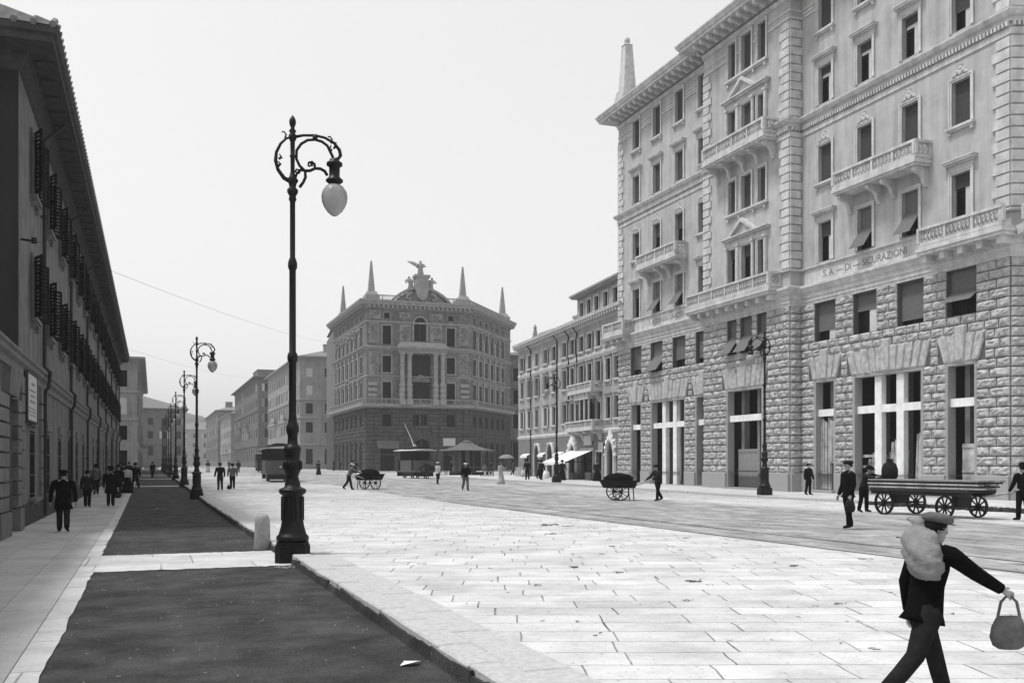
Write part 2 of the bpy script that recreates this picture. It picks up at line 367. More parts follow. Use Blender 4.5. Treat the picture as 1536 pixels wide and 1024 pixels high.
def window(F, s, z0, w, hh, frame=.16, depth=.3, blind=None, hood=False, sill=True, crest=False, tm='trim', panem='pane',
           sashm='sash', name='window', curtain=False, sash=True, shutters=None, proud=.06, bl=None, y=0.0, shm='shutter'):
    root = F.root; key = (round(w,2), round(hh,2), frame, depth, proud, tm)
    def surround():
        m = MB(); f = frame; x = w/2; q = proud
        if f <= 0: m.box(-x, x, depth+.02, depth+.05, 0, .03); return m.mesh('window', tm)
        m.box(-x-f, -x, -q, .02, 0, hh); m.box(x, x+f, -q, .02, 0, hh); m.box(-x-f, x+f, -q, .02, hh, hh+f)
        if q < .02: return m.mesh('window', tm)
        m.box(-x-f*.55, -x-f-.03, -q-.03, -q, 0, hh+f); m.box(x+f*.55, x+f+.03, -q-.03, -q, 0, hh+f)
        m.box(-x-f*.55, x+f*.55, -q-.03, -q, hh+f*.55, hh+f+.03)
        return m.mesh('window', tm)
    W = link(name, cached(('sur',)+key, surround), root, F.at(s, y, z0), F.a)
    def child(nm, kk, fn): return link(nm, cached((nm, w, hh, depth, frame)+kk, fn), W)
    def pane():
        m = MB(); m.box(-w/2, w/2, depth, depth+.03, 0, hh); return m.mesh('pane', panem)
    child('pane', (panem,), pane)
    if sash:
        def sashf():
            m = MB(); t = .06; a, b = depth-.05, depth-.003
            m.box(-w/2, -w/2+t, a, b, 0, hh); m.box(w/2-t, w/2, a, b, 0, hh); m.box(-w/2+t, w/2-t, a, b, hh-t, hh); m.box(-w/2+t, w/2-t, a, b, 0, t)
            m.box(-.035, .035, a, b, t, hh-t); m.box(-w/2+t, -.035, a, b, hh*.66, hh*.66+.05); m.box(.035, w/2-t, a, b, hh*.66, hh*.66+.05)
            return m.mesh('sash', sashm)
        child('sash', (sashm,), sashf)
    if curtain:
        def cur():
            m = MB(); n = 9; x0, x1 = .02, w/2-.08; a = depth-.07
            top = hh*.8
            pts = [(x0+(x1-x0)*k/n, a-(.03 if k % 2 else 0)) for k in range(n+1)]
            for (p, q), (u, v) in zip(pts, pts[1:]): m.face([(p,q,.1),(u,v,.1),(u,v,top),(p,q,top)])
            m.box(-w/2+.07, w/2-.07, a-.01, a+.01, hh*.72, hh-.07)
            return m.mesh('curtain', 'curtain')
        child('curtain', (), cur)
    if blind is not None:
        bm_ = bl or 'blind'
        if blind == 'tilt' or blind == 'tilt2':
            def tl():
                m = MB(); k = .45; a = depth-.12; zt = hh*(1-k)
                m.box(-w/2+.02, w/2-.02, a, a+.03, zt, hh)
                o = -.62 if blind == 'tilt' else -.45; zb = hh*(.02 if blind == 'tilt' else .3)
                m.hexa([(-w/2-.02,o,zb),(w/2+.02,o,zb),(w/2+.02,o+.03,zb),(-w/2-.02,o+.03,zb),(-w/2+.02,a,zt-.004),(w/2-.02,a,zt-.004),(w/2-.02,a+.03,zt-.004),(-w/2+.02,a+.03,zt-.004)])
                return m.mesh('blind', bm_)
            child('blind', (blind, bm_), tl)
        elif blind > 0:
            def bf():
                m = MB(); a = depth-.1; zt = hh*(1-blind); n = int((hh-zt)/.12)+1
                for k in range(n):
                    za, zb = zt+(hh-zt)*k/n, zt+(hh-zt)*(k+1)/n
                    m.hexa([(-w/2+.02,a-.02,za),(w/2-.02,a-.02,za),(w/2-.02,a+.02,za),(-w/2+.02,a+.02,za),(-w/2+.02,a,zb),(w/2-.02,a,zb),(w/2-.02,a+.02,zb),(-w/2+.02,a+.02,zb)])
                return m.mesh('blind', bm_)
            child('blind', (blind, bm_), bf)
    if sill:
        def sl():
            m = MB(); x = w/2+frame+.1
            m.box(-x, x, -.2, .04, -.12, -.002); m.box(-x+.06, x-.06, -.13, .04, -.2, -.12)
            for q in (-1, 1): m.box(q*(x-.16)-.06, q*(x-.16)+.06, -.12, .03, -.36, -.2)
            return m.mesh('sill', tm)
        child('sill', (tm,), sl)
    if hood:
        def hd():
            m = MB(); x = w/2+frame; z = hh+frame+.03
            m.box(-x, x, -.05, .02, z, z+.22)
            m.box(-x-.1, x+.1, -.16, .02, z+.22, z+.3); m.box(-x-.2, x+.2, -.3, .02, z+.3, z+.4); m.box(-x-.24, x+.24, -.34, .02, z+.4, z+.46)
            return m.mesh('hood', tm)
        child('hood', (tm,), hd)
    if crest:
        def cr():
            m = MB(); z = hh+frame+.03
            for k, (x, zz, r) in enumerate(((-.3,.08,.11),(.3,.08,.11),(-.16,.2,.12),(.16,.2,.12),(0,.34,.13),(0,.12,.16),(0,.5,.07),(-.42,.03,.06),(.42,.03,.06))):
                m.tube([(x, -.03, z+zz), (x, -.1, z+zz), (x, -.15, z+zz)], [r, r*.9, r*.4], 7)
            return m.mesh('crest', tm)
        child('crest', (tm,), cr)
    if shutters:
        ang = shutters
        def sh(sg):
            def fn():
                m = MB(); ww = w/2; n = 14
                ca, sa = math.cos(ang), math.sin(ang)
                def P(t, o): return (sg*(w/2+ca*t)+sg*sa*o*0, -.1-sa*t-o, 0)
                def slab(t0, t1, za, zb, th):
                    a, b = P(t0, 0), P(t1, 0); nx, ny = sa*sg*th, -ca*th
                    m.hexa([(a[0],a[1],za),(b[0],b[1],za),(b[0]+nx,b[1]+ny,za),(a[0]+nx,a[1]+ny,za),(a[0],a[1],zb),(b[0],b[1],zb),(b[0]+nx,b[1]+ny,zb),(a[0]+nx,a[1]+ny,zb)])
                slab(0, .07, 0, hh, .05); slab(ww-.07, ww, 0, hh, .05)
                for za in (0, hh*.48, hh-.1): slab(.07, ww-.07, za, za+.1, .045)
                for k in range(n):
                    za = .1+(hh-.2)*k/n; slab(.07, ww-.07, za, za+(hh-.2)/n*.6, .03)
                return m.mesh('shutter', shm)
            return fn
        for sg in (-1, 1): child('shutter', (sg, ang, shm), sh(sg))
    return W
# ------------------------------------------------------------------ ground
def sheet(name, x0, x1, z, m, y0=-40, y1=700, nx=1, wob=0, kind='structure', x0f=None):
    mb = MB(); ys = []; y = y0
    while y < y1: ys.append(y); y += (.35 if wob and y < 60 else 4) if y < 220 else 20
    ys.append(y1); rr = random.Random(3)
    jit = [rr.gauss(0, wob*.5)+(wob*rr.uniform(-2, .5) if rr.random() < .1 else 0) for _ in ys]
    for i, (a, b) in enumerate(zip(ys, ys[1:])):
        mb.face([(x0,a,z+h(a)),(x1+jit[i],a,z+h(a)),(x1+jit[i+1],b,z+h(b)),(x0,b,z+h(b))])
    return tag(mb.build(name, m), kind=kind)
g = MB(); ys = [-400, -40] + list(range(0, 240, 8)) + [300, 400, 500, 700, 1000, 1600, 3000]
for a, b in zip(ys, ys[1:]): g.face([(-2500,a,-.08+h(a)),(2500,a,-.08+h(a)),(2500,b,-.08+h(b)),(-2500,b,-.08+h(b))])
tag(g.build('terrain', 'tramroad'), kind='structure')
sheet('road', 3.3, 150, .15, 'road')
sheet('asphalt_path', -.87, 2.56, 0, 'asphalt')
mb = MB(); rr = random.Random(9); y = 4.0          # low dark strip added on the kerb's inner face to stand for its shade
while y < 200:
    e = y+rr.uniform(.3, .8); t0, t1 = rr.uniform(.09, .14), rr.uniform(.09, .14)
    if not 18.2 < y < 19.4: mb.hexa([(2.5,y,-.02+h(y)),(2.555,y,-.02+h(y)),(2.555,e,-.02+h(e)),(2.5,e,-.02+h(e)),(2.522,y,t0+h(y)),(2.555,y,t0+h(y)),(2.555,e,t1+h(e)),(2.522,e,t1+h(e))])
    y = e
tag(mb.build('kerb_shade_strip', 'asphalt'), kind='structure')
sheet('sidewalk', -7, -1.145, .0, 'sidewalk')
sheet('sidewalk_edging', -1.13, -.86, .012, 'strip', wob=.022)
for a, b in ((18.1, 21.3), (76, 78.2), (104, 106.4)):
    mb = MB(); n = 40; rr = random.Random(int(a)); r0 = [(a+rr.gauss(0,.03), b+rr.gauss(0,.03)) for _ in range(n+1)]
    for i in range(n):
        xa, xb = -.87+3.41*i/n, -.87+3.41*(i+1)/n; (p0, q0), (p1, q1) = r0[i], r0[i+1]
        mb.face([(xa,p0,.008+h(p0)),(xb,p1,.008+h(p1)),(xb,q1,.008+h(q1)),(xa,q0,.008+h(q0))])
    tag(mb.build('path_crossing', 'strip'), kind='structure')
def kerbline(name, x0, x1, ztop, y0, y1, step, rr, zb=-.1):
    mb = MB(); y = y0
    while y < y1:
        L = step*rr.uniform(.8, 1.2); e = y+L-.018; j = rr.uniform(-.016, .016); d = rr.uniform(-.016, .006)
        b = .02
        A, B = h(y), h(e)
        mb.hexa([(x0+j,y,zb+A),(x1+j,y,zb+A),(x1+j,e,zb+B),(x0+j,e,zb+B),(x0+j,y,ztop-b+d+A),(x1+j,y,ztop-b+d+A),(x1+j,e,ztop-b+d+B),(x0+j,e,ztop-b+d+B)])
        mb.hexa([(x0+j,y,ztop-b+d+A),(x1+j,y,ztop-b+d+A),(x1+j,e,ztop-b+d+B),(x0+j,e,ztop-b+d+B),(x0+j+b,y+b,ztop+d+A),(x1+j-.004,y+b,ztop+d+A),(x1+j-.004,e-b,ztop+d+B),(x0+j+b,e-b,ztop+d+B)])
        y += L
    return tag(mb.build(name, 'kerb'), kind='structure')
rr = random.Random(5)
kerbline('kerb', 2.55, 2.87, .178, -6, 260, .95, rr)
kerbline('kerb_edging', 2.88, 3.32, .163, -6, 260, 1.7, rr)
kerbline('far_kerb', 29.4, 29.75, .30, 6, 102, 1.4, rr)
sheet('pavement', 29.74, 60, .292, 'pavement', 2, 103)
# rails: pairs of dark grooved rails along the street
mb = MB()
for x in (12.9, 14.34):
    y = -20
    while y < 300:
        e = y+10; mb.box(x-.03, x+.03, y, e-.004, .12+h(y), .157+h(y)); y = e
tag(mb.build('tram_rails', 'ironw'), kind='structure')
# the cross street's pavement in front of the palace
mb = MB()
PL, PR, PFL, PFR = (31.9,148.3), (48.6,147.6), (31.9,176.3), (61.6,163.9)
sweep(mb, [(28.6,178),(28.6,144.8),(50.2,143.9),(65,161.5)], [(0,0),(0,.3+h(146)),(-6,.3+h(146)),(-6,0)])
tag(mb.build('palace_pavement', 'pavement'), kind='structure')

# ------------------------------------------------------------------ rock-faced masonry
def rock(mb, F, a, b, z0, z1, rr, y=0.0, out=.175):
    j = .03; a += j; b -= j; z0 += j*.8; z1 -= j*.8; nx = max(4, int((b-a)/.13)); nz = 4
    g = {}
    for i in range(nx+1):
        for k in range(nz+1):
            s = a+(b-a)*i/nx; z = z0+(z1-z0)*k/nz
            edge = i in (0, nx) or k in (0, nz)
            o = .05 if edge else out*rr.uniform(.45, 1.1)
            if not edge: s += rr.uniform(-.03, .03); z += rr.uniform(-.03, .03)
            g[i,k] = mb.p(s, y-o, z)
    B = [mb.p(a-.004, y+.01, z0-.004), mb.p(b+.004, y+.01, z0-.004), mb.p(b+.004, y+.01, z1+.004), mb.p(a-.004, y+.01, z1+.004)]
    for i in range(nx):
        for k in range(nz): mb.f.append([g[i,k], g[i+1,k], g[i+1,k+1], g[i,k+1]])
    mb.f.append([B[0], B[1]]+[g[i,0] for i in range(nx,-1,-1)]); mb.f.append([B[2], B[3]]+[g[i,nz] for i in range(nx+1)])
    mb.f.append([B[3], B[0]]+[g[0,k] for k in range(nz+1)]); mb.f.append([B[1], B[2]]+[g[nx,k] for k in range(nz,-1,-1)])
def rust(mb, F, s0, s1, z0, ch, nc, ops, fans, rr, bw=.85):
    mb.T = F.T
    for c in range(nc):
        za, zb = z0+ch*c, z0+ch*(c+1); zm = (za+zb)/2
        cuts = [(s0, s1)]
        for o in ops+fans:
            a, b, p, q = o[:4]
            if p < zm < q:
                new = []
                for u, v in cuts:
                    if b <= u or a >= v: new.append((u, v)); continue
                    if a > u+.05: new.append((u, a))
                    if b < v-.05: new.append((b, v))
                cuts = new
        for u, v in cuts:
            n = max(1, round((v-u)/bw)); L = v-u
            if n > 1 or L > bw*1.9:
                e = [u+L*k/n for k in range(n+1)]
                if n > 1:
                    sh = (L/n)*.22*(1 if c % 2 else -1)
                    e = [e[0]]+[q+sh for q in e[1:-1]]+[e[-1]]
            else: e = [u, v]
            for p, q in zip(e, e[1:]): rock(mb, F, p, q, za, zb, rr)
def fan(mb, F, a, b, z0, z1, rr, key=True):
    """a flat arch of splayed voussoirs with a taller keystone"""
    mb.T = F.T; n = max(5, int((b-a)/.42)); n += 1-n % 2; c = (a+b)/2; sp = 1.0+.42/((b-a)/2)*1.0
    lo = [a-.12+(b-a+.24)*k/n for k in range(n+1)]; hi = [c+(q-c)*sp for q in lo]
    for k in range(n):
        kk = key and k == n//2; t = z1+(.4 if kk else 0); o = .24 if kk else .15
        x0, x1, u0, u1 = lo[k]+.015, lo[k+1]-.015, hi[k]+.015, hi[k+1]-.015
        if kk: x0 -= .05; x1 += .05; u0 -= .09; u1 += .09
        i_ = .045; o = .17 if kk else rr.uniform(.09, .14); cx0, cx1 = x0+(u0-x0)*.08, x1+(u1-x1)*.08
        B0 = [(x0,.01,z0),(x1,.01,z0),(u1,.01,t),(u0,.01,t)]; F0 = [(x0,-.05,z0),(x1,-.05,z0),(u1,-.05,t),(u0,-.05,t)]
        def lerp(f, g): l = x0+(u0-x0)*f; r = x1+(u1-x1)*f; return (l+(r-l)*g, z0+(t-z0)*f)
        ids = {}
        nf, ng = 5, 3
        for f in range(nf+1):
            for g in range(ng+1):
                q, z = lerp(.06+.88*f/nf, .1+.8*g/ng); ids[f,g] = mb.p(q, -o*(1 if kk else rr.uniform(.8,1.12)), z)
        for f in range(nf):
            for g in range(ng): mb.f.append([ids[f,g], ids[f,g+1], ids[f+1,g+1], ids[f+1,g]])
        fi = [mb.p(*q) for q in F0]; bi = [mb.p(*q) for q in B0]
        mb.f.append([fi[0], fi[1]]+[ids[0,g] for g in range(ng,-1,-1)]); mb.f.append([fi[1], fi[2]]+[ids[f,ng] for f in range(nf,-1,-1)])
        mb.f.append([fi[2], fi[3]]+[ids[nf,g] for g in range(ng+1)]); mb.f.append([fi[3], fi[0]]+[ids[f,0] for f in range(nf+1)])
        for q in range(4): mb.f.append([fi[q], bi[q], bi[(q+1)%4], fi[(q+1)%4]])
def quoins(mb, F, s, dirn, z0, z1, n, wl=.95, ws=.72, pr=.09):
    mb.T = F.T; ch = (z1-z0)/n
    for k in range(n):
        w = wl if k % 2 else ws; a, b = (s, s+dirn*w)
        x0, x1 = min(a, b), max(a, b); z = z0+ch*k
        mb.hexa([(x0,-pr,z+.04),(x1,-pr,z+.04),(x1,.02,z+.012),(x0,.02,z+.012),(x0,-pr,z+ch-.04),(x1,-pr,z+ch-.04),(x1,.02,z+ch-.012),(x0,.02,z+ch-.012)])
def balustrade(m, pts, z0, z1, rr, rail='trim', t=.09, step=.24, post=1.6):
    """pierced stone parapet along a plan polyline: rails, posts and interlaced tracery"""
    for i, (A, B) in enumerate(zip(pts, pts[1:])):
        A, B = Vector(A), Vector(B); d = B-A; L = d.length; d.normalize(); nn = Vector((-d.y, d.x))
        T0 = m.T; m.T = (T0 if T0 is not None else Matrix()) @ Matrix.Translation((A.x, A.y, 0)) @ Matrix.Rotation(math.atan2(d.y, d.x), 4, 'Z')
        hgt = z1-z0
        m.box(-t, L+t, -t-.03, t+.03+i*.002, z1-.13, z1); m.box(-t+.01, L+t-.01, -t, t-i*.002, z0, z0+.16)
        k = max(1, round(L/post)); za, zb = z0+.16, z1-.13
        for q in range(k+1):
            x = L*q/k; w = .13 if q in (0, k) else .07; m.box(x-w, x+w, -t+.012, t-.012, za, zb)
        for q in range(k):
            xa, xb = L*q/k+.09, L*(q+1)/k-.09; n = max(1, round((xb-xa)/step)); w = (xb-xa)/n
            for u in range(n):
                x = xa+w*u; c = x+w/2; zm = (za+zb)/2; hh = (zb-za)/2; b = .021
                for sg in (-1, 1):
                    m.tube([(c+sg*w*.46,0,za),(c+sg*w*.12,0,za+hh*.5),(c+sg*w*.46,0,zm),(c+sg*w*.12,0,zb-hh*.5),(c+sg*w*.46,0,zb)], b*1.15, 5)
                m.tube([(c,-.03,zm-.09),(c,-.03,zm+.09)], [.045,.045], 5)
                m.tube([(c,0,za),(c,0,za+hh*.45)], b, 4); m.tube([(c,0,zb-hh*.45),(c,0,zb)], b, 4)
        m.T = T0
def bracket(m, s, yb, z, w=.2, d=.75, hh=.8):
    """a carved console: scroll at the front, tapering down the wall"""
    pr = [(0,0),(-d,0),(-d-.03,-.1),(-d,-.22),(-d*.8,-.3),(-d*.55,-.34),(-d*.35,-.5),(-d*.25,-hh*.85),(-d*.12,-hh),(0,-hh)]
    a = [m.p(s-w/2, yb+y, z+q) for y, q in pr]; b = [m.p(s+w/2, yb+y, z+q) for y, q in pr]; n = len(pr)
    m.f.append(a); m.f.append(b[::-1])
    for k in range(n): m.f.append([a[k], b[k], b[(k+1)%n], a[(k+1)%n]])
def text(body, size, T, m, parent, name, ext=.012, sx=1.0):
    cu = bpy.data.curves.new(name, 'FONT'); cu.body = body; cu.size = size; cu.extrude = ext; cu.align_x = 'CENTER'
    o = bpy.data.objects.new(name, cu); COL.objects.link(o); dg = bpy.context.evaluated_depsgraph_get()
    me = bpy.data.meshes.new_from_object(o.evaluated_get(dg)); bpy.data.objects.remove(o)
    me.materials.clear(); me.materials.append(M[m])
    me.transform(T @ Matrix.Rotation(PI/2, 4, 'X') @ Matrix.Diagonal((sx, 1, 1, 1)))
    return link(name, me, parent)

# ------------------------------------------------------------------ the big rusticated apartment block on the right
def big_block():
    rr = random.Random(11)
    X, B = 35.5, 34.7
    ox, oy = 35.5, 69.67
    root = empty('apartment_block', (ox, oy, 0), 'big pale six storey block with rock faced lower storeys, stone balconies and tilted window blinds', 'building')
    W = lambda x, y: (x-ox, y-oy)
    A0, A, Bp, B2, C2, C, D, E, E2 = W(52,69.67), W(X,69.67), W(X,55.67), W(B,55.67), W(B,46.47), W(X,46.47), W(X,31.97), W(42.5,29.4), W(52,29.4)
    path = [A0, A, Bp, B2, C2, C, D, E, E2]
    F = {k: Face(root, p, q) for k, p, q in (('L0',A0,A),('L',A,Bp),('bl',Bp,B2),('bay',B2,C2),('br',C2,C),('R',C,D),('ch',D,E),('e2',E,E2))}
    Lc = [3.02, 6.24, 9.47, 12.62]; Rc = [2.1, 5.3, 8.55, 11.76]
    bx = [3.33, 4.89, 6.5]; bw = [.78, 1.02, .78]
    rows = dict(A=(13.25,2.2), B=(17.68,2.1), C=(22.12,2.08), D=(26.22,2.3))
    nw = 1.1
    ops = {'L': [], 'R': [], 'bay': []}
    for k, cs in (('L', Lc), ('R', Rc)):
        for c in cs:
            for z, q in rows.values(): ops[k].append((c-nw/2, c+nw/2, z, z+q))
            ops[k].append((c-.88, c+.88, 8.79, 10.95))
        ops[k] += [(cs[0]-.88, cs[0]+.88, .25, 6.65), (cs[1]-.86, cs[2]+.86, .25, 6.65), (cs[3]-.9, cs[3]+.9, .25, 6.65)]
    for z, q in rows.values(): ops['bay'] += [(c-w/2, c+w/2, z, z+q) for c, w in zip(bx, bw)]
    ops['bay'] += [(c-w/2-.08, c+w/2+.08, 8.79, 11.0) for c, w in zip(bx, (.9,1.1,.8))]
    ops['bay'] += [(2.75, 6.62, .25, 6.65)]
    Z0 = 1.35; CH = (11.0-1.35)/22
    # smooth upper wall + backing of the lower storeys
    up, lo, pl = MB(), MB(), MB()
    for k, f in F.items():
        o = ops.get(k, []); up.T = lo.T = pl.T = f.T
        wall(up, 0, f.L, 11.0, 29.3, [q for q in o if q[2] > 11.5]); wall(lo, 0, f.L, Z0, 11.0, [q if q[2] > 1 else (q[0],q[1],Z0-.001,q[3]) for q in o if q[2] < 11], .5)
        cuts = [(q[0], q[1]) for q in o if q[2] < 1]; s = 0
        for a, b in sorted(cuts)+[(f.L, f.L)]:
            if a-s > .05:
                pl = MB(f.T); pl.box(s if s else (0 if k not in ('br',) else 0), a, -.16, .5, -.6, Z0); pl.hexa([(s,-.16,Z0),(a,-.16,Z0),(a,.0,Z0),(s,0,Z0),(s+.03,-.1,Z0+.04),(a-.03,-.1,Z0+.04),(a-.03,0,Z0+.04),(s+.03,0,Z0+.04)]); pl.build('plinth', 'plinthstone', root)
            s = b
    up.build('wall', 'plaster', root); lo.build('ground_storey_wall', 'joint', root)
    st = MB()
    for k in ('L', 'bay', 'R'):
        f = F[k]; lows = [q for q in ops[k] if q[2] < 11]; fans = []
        for q in lows:
            if q[2] < 1:
                sp = .48; fans.append((q[0]-sp, q[1]+sp, 6.65, 6.65+3*CH)); c = (q[0]+q[1])/2
                fans.append((c-.4, c+.4, 6.65+3*CH, 6.65+4*CH)); fan(st, f, q[0], q[1], 6.63, 6.65+3*CH, rr)
        rust(st, f, 0, f.L, Z0+.02, CH, 22, lows, fans, rr)
    for k in ('br', 'ch', 'e2', 'L0'):
        f = F[k]; rust(st, f, 0, f.L, Z0+.02, CH, 22, [], [], rr, .95)
    st.T = None; st.build('rock_faced_masonry', 'rust', root)
    # ledges, string course, entablature, cornice
    mb = MB()
    sweep(mb, path, [(.02,11.0),(.08,11.0),(.08,11.14),(.13,11.17),(.13,11.36),(.19,11.4),(.19,11.6),(.26,11.66),(.34,11.86),(.42,11.93),(.42,12.06),(.2,12.14),(.02,12.14)])
    mb.build('lower_cornice', 'trim', root)
    mb = MB(); sweep(mb, path, [(.02,13.0),(.12,13.0),(.17,13.05),(.17,13.12),(.02,13.16)]); mb.build('sill_band', 'trim', root)
    mb = MB(); sweep(mb, path, [(.02,20.75),(.06,20.78),(.06,21.0),(.1,21.04),(.02,21.06)])
    sweep(mb, path, [(.02,21.32),(.1,21.32),(.1,21.5),(.24,21.56),(.3,21.66),(.34,21.74),(.34,21.82),(.02,21.9)])
    mb.build('string_course', 'trim', root)
    mb = MB()
    for f in F.values():
        mb.T = f.T; n = int(f.L/.2)
        for k in range(n): s = (k+.5)*f.L/n; mb.box(s-.055, s+.055, -.17, .01, 21.12, 21.315)
    mb.T = None; mb.build('egg_moulding', 'trim', root)
    mb = MB()
    for k, f in F.items():
        mb.T = f.T; gaps = sorted((q[0]-.24, q[1]+.24) for q in ops.get(k, []) if q[2] > 26); u = 0
        for a, b in gaps+[(f.L, f.L)]:
            if a-u > .12:
                for za, zb, o in ((27.56,27.7,.07),(28.02,28.12,.05)): mb.box(u, a, -o, .01, za, zb)
                if a-u > .9 and k != 'bay': mb.box(u+.12, a-.12, -.025, .01, 27.78, 27.95)
            u = b
    mb.T = None
    sweep(mb, path, [(.02,28.72),(.08,28.75),(.08,28.9),(.16,28.98),(.02,29.0)])
    mb.build('frieze_moulding', 'trim', root)
    mb = MB(); sweep(mb, path, [(.0,29.2),(.12,29.2),(.2,29.42),(1.22,29.45),(1.22,29.62),(1.3,29.66),(1.38,29.86),(1.42,29.9),(1.42,30.0),(-.2,30.35)])
    mb.build('cornice', 'trim', root)
    mb = MB(); pr = [(-.1,29.18),(-.1,29.44),(-1.1,29.447),(-1.12,29.36),(-1.05,29.2),(-.9,29.14),(-.7,29.2),(-.5,29.12),(-.3,29.08)]
    a = [mb.p(-.13, y, z-29) for y, z in pr]; b = [mb.p(.13, y, z-29) for y, z in pr]; q = len(pr); mb.f += [a, b[::-1]]
    for j in range(q): mb.f.append([a[j], b[j], b[(j+1)%q], a[(j+1)%q]])
    md = mb.mesh('modillion', 'trim')
    for k, f in F.items():
        n = max(1, round(f.L/.82)) if f.L > 1 and k not in ('L0', 'e2') else 0
        for i in range(n): link('modillion', md, root, f.at((i+.5)*f.L/n, 0, 29), f.a)
    mb = MB(); c = [Vector(p) for p in path]
    mb.face([(p.x+(.1 if i in (0,8) else -.0), p.y, 30.3) for i, p in enumerate(c)]); mb.build('roof', 'roof', root)
    mb = MB(); mb.face([(16.5, 0, -.5), (16.5, -40.27, -.5), (16.5, -40.27, 30.3), (16.5, 0, 30.3)]); mb.build('rear_wall', 'plaster', root)
    # quoins
    def qn(*a):
        q = MB(); quoins(q, *a); q.T = None; q.build('quoin', 'trim', root)
    for za, zb, n in ((13.2, 20.7, 15), (21.95, 27.5, 11)):
        for k, s, d in (('L',0,1),('bay',0,1),('bay',9.2,-1),('R',14.5,-1)): qn(F[k], s, d, za, zb, n)
        qn(F['br'], .0, 1, za, zb, n, .79, .68); qn(F['ch'], 0, 1, za, zb, n, 1.3, 1.3); qn(F['L0'], 16.5, -1, za, zb, n)
    # windows
    bl = {('L','A'):[.3,'tilt','tilt',.35],('R','A'):[.35,'tilt','tilt',.3],('L','B'):[.5,.45,.5,.5],('R','B'):[.93,.95,.95,1],('L','C'):[.95,1,1,1],('R','C'):[.2,.2,.2,.55],
          ('L','D'):[1,1,1,1],('R','D'):[1,1,1,1],('L','m'):[.78,'tilt',.72,.8],('R','m'):[.72,.42,.86,'tilt2']}
    for k, cs in (('L', Lc), ('R', Rc)):
        for i, c in enumerate(cs):
            for r, (z, hh) in rows.items():
                b = bl[k, r][i]; tilt = isinstance(b, str)
                window(F[k], c, z, nw, hh, .17, .3, b, hood=(r == 'C' or (r == 'A' and not tilt)), sill=(r in 'D' or (r == 'B' and not (i in (1,2)))),
                       crest=(r == 'B'), curtain=(r in 'AC' and k == 'R' and not tilt), bl='blind2' if tilt else 'blind')
            b = bl[k, 'm'][i]
            window(F[k], c, 8.79, 1.76, 2.16, .0, .36, b, sill=False, curtain=(k == 'R' and i < 2), bl='blind2', tm='rust')
    bb = {'A':[.25,.3,.25],'B':[.95,1,.95],'C':[.9,.95,.9],'D':[.95,1,1]}
    for r, (z, hh) in rows.items():
        for c, w, b in zip(bx, bw, bb[r]): window(F['bay'], c, z, w, hh, .15, .3, b, sill=False, curtain=False, bl='blind')
    for c, w, b in zip(bx, (.9,1.1,.8), ('tilt','tilt','tilt')): window(F['bay'], c, 8.79, w+.16, 2.2, .0, .36, b, sill=False, bl='blind2', tm='rust')
    # triple-window sills and pediments
    for z in (rows['B'][0], rows['D'][0]):
        mb = MB(F['bay'].T); mb.box(2.65, 7.15, -.2, .03, z-.14, z-.003); mb.box(2.8, 7.0, -.12, .03, z-.24, z-.14)
        for s in (2.95, 4.15, 5.7, 6.85): mb.box(s-.07, s+.07, -.13, .02, z-.42, z-.24)
        mb.build('sill', 'trim', root)
    for r in 'AC':
        z = rows[r][0]+rows[r][1]+.18
        mb = MB(F['bay'].T); mb.box(2.72, 7.08, -.06, .02, z, z+.36); mb.box(2.55, 7.25, -.25, .02, z+.36, z+.47); mb.box(2.45, 7.35, -.36, .02, z+.47, z+.56)
        c = 4.7; zt = z+.56
        mb.prism([(c-1.45,zt),(c,zt+.95),(c+1.45,zt),(c+1.15,zt),(c,zt+.74),(c-1.15,zt)], -.36, .02)
        mb.prism([(c-1.1,zt),(c,zt+.7),(c+1.1,zt)], -.12, .02)
        for s in (2.86, 4.12, 5.68, 6.95): mb.tube([(s,-.12,rows[r][0]),(s,-.12,z-.12)], .11, 8); mb.box(s-.15, s+.15, -.26, .0, z-.12, z)
        mb.build('pediment', 'trim', root)
    # balconies
    def balcony(f, pts, z, zt, brs, hang=.75, deep=.85):
        m = MB(f.T); ys = min(p[1] for p in pts); xs = [p[0] for p in pts]
        m.box(min(xs)-.1, max(xs)+.1, ys-.12, .0, z-.14, z); m.box(min(xs)-.03, max(xs)+.03, ys-.05, .0, z-.26, z-.14)
        m.box(min(xs)-.06, max(xs)+.06, ys-.09, .0, z, z+.1)
        b = m.build('balcony', 'trim', root)
        m = MB(f.T); balustrade(m, pts, z+.1, zt, rr); m.build('balustrade', 'trim', b)
        for s in brs:
            m = MB(f.T); bracket(m, s, 0, z-.26, .22, deep, hang); m.build('bracket', 'trim', b)
    o = -.95
    balcony(F['L'], [(4.9,.0),(4.9,o),(10.55,o),(10.55,.0)], 16.55, 17.5, (5.15, 7.3, 8.4, 10.3), .95)
    balcony(F['R'], [(4.0,.0),(4.0,o),(9.85,o),(9.85,.0)], 16.55, 17.5, (4.25, 6.4, 7.45, 9.6), .95)
    balcony(F['bay'], [(1.5,.0),(1.5,o),(8.0,o),(8.0,.0)], 21.2, 22.2, (1.8, 3.2, 4.7, 6.2, 7.7), 1.0)
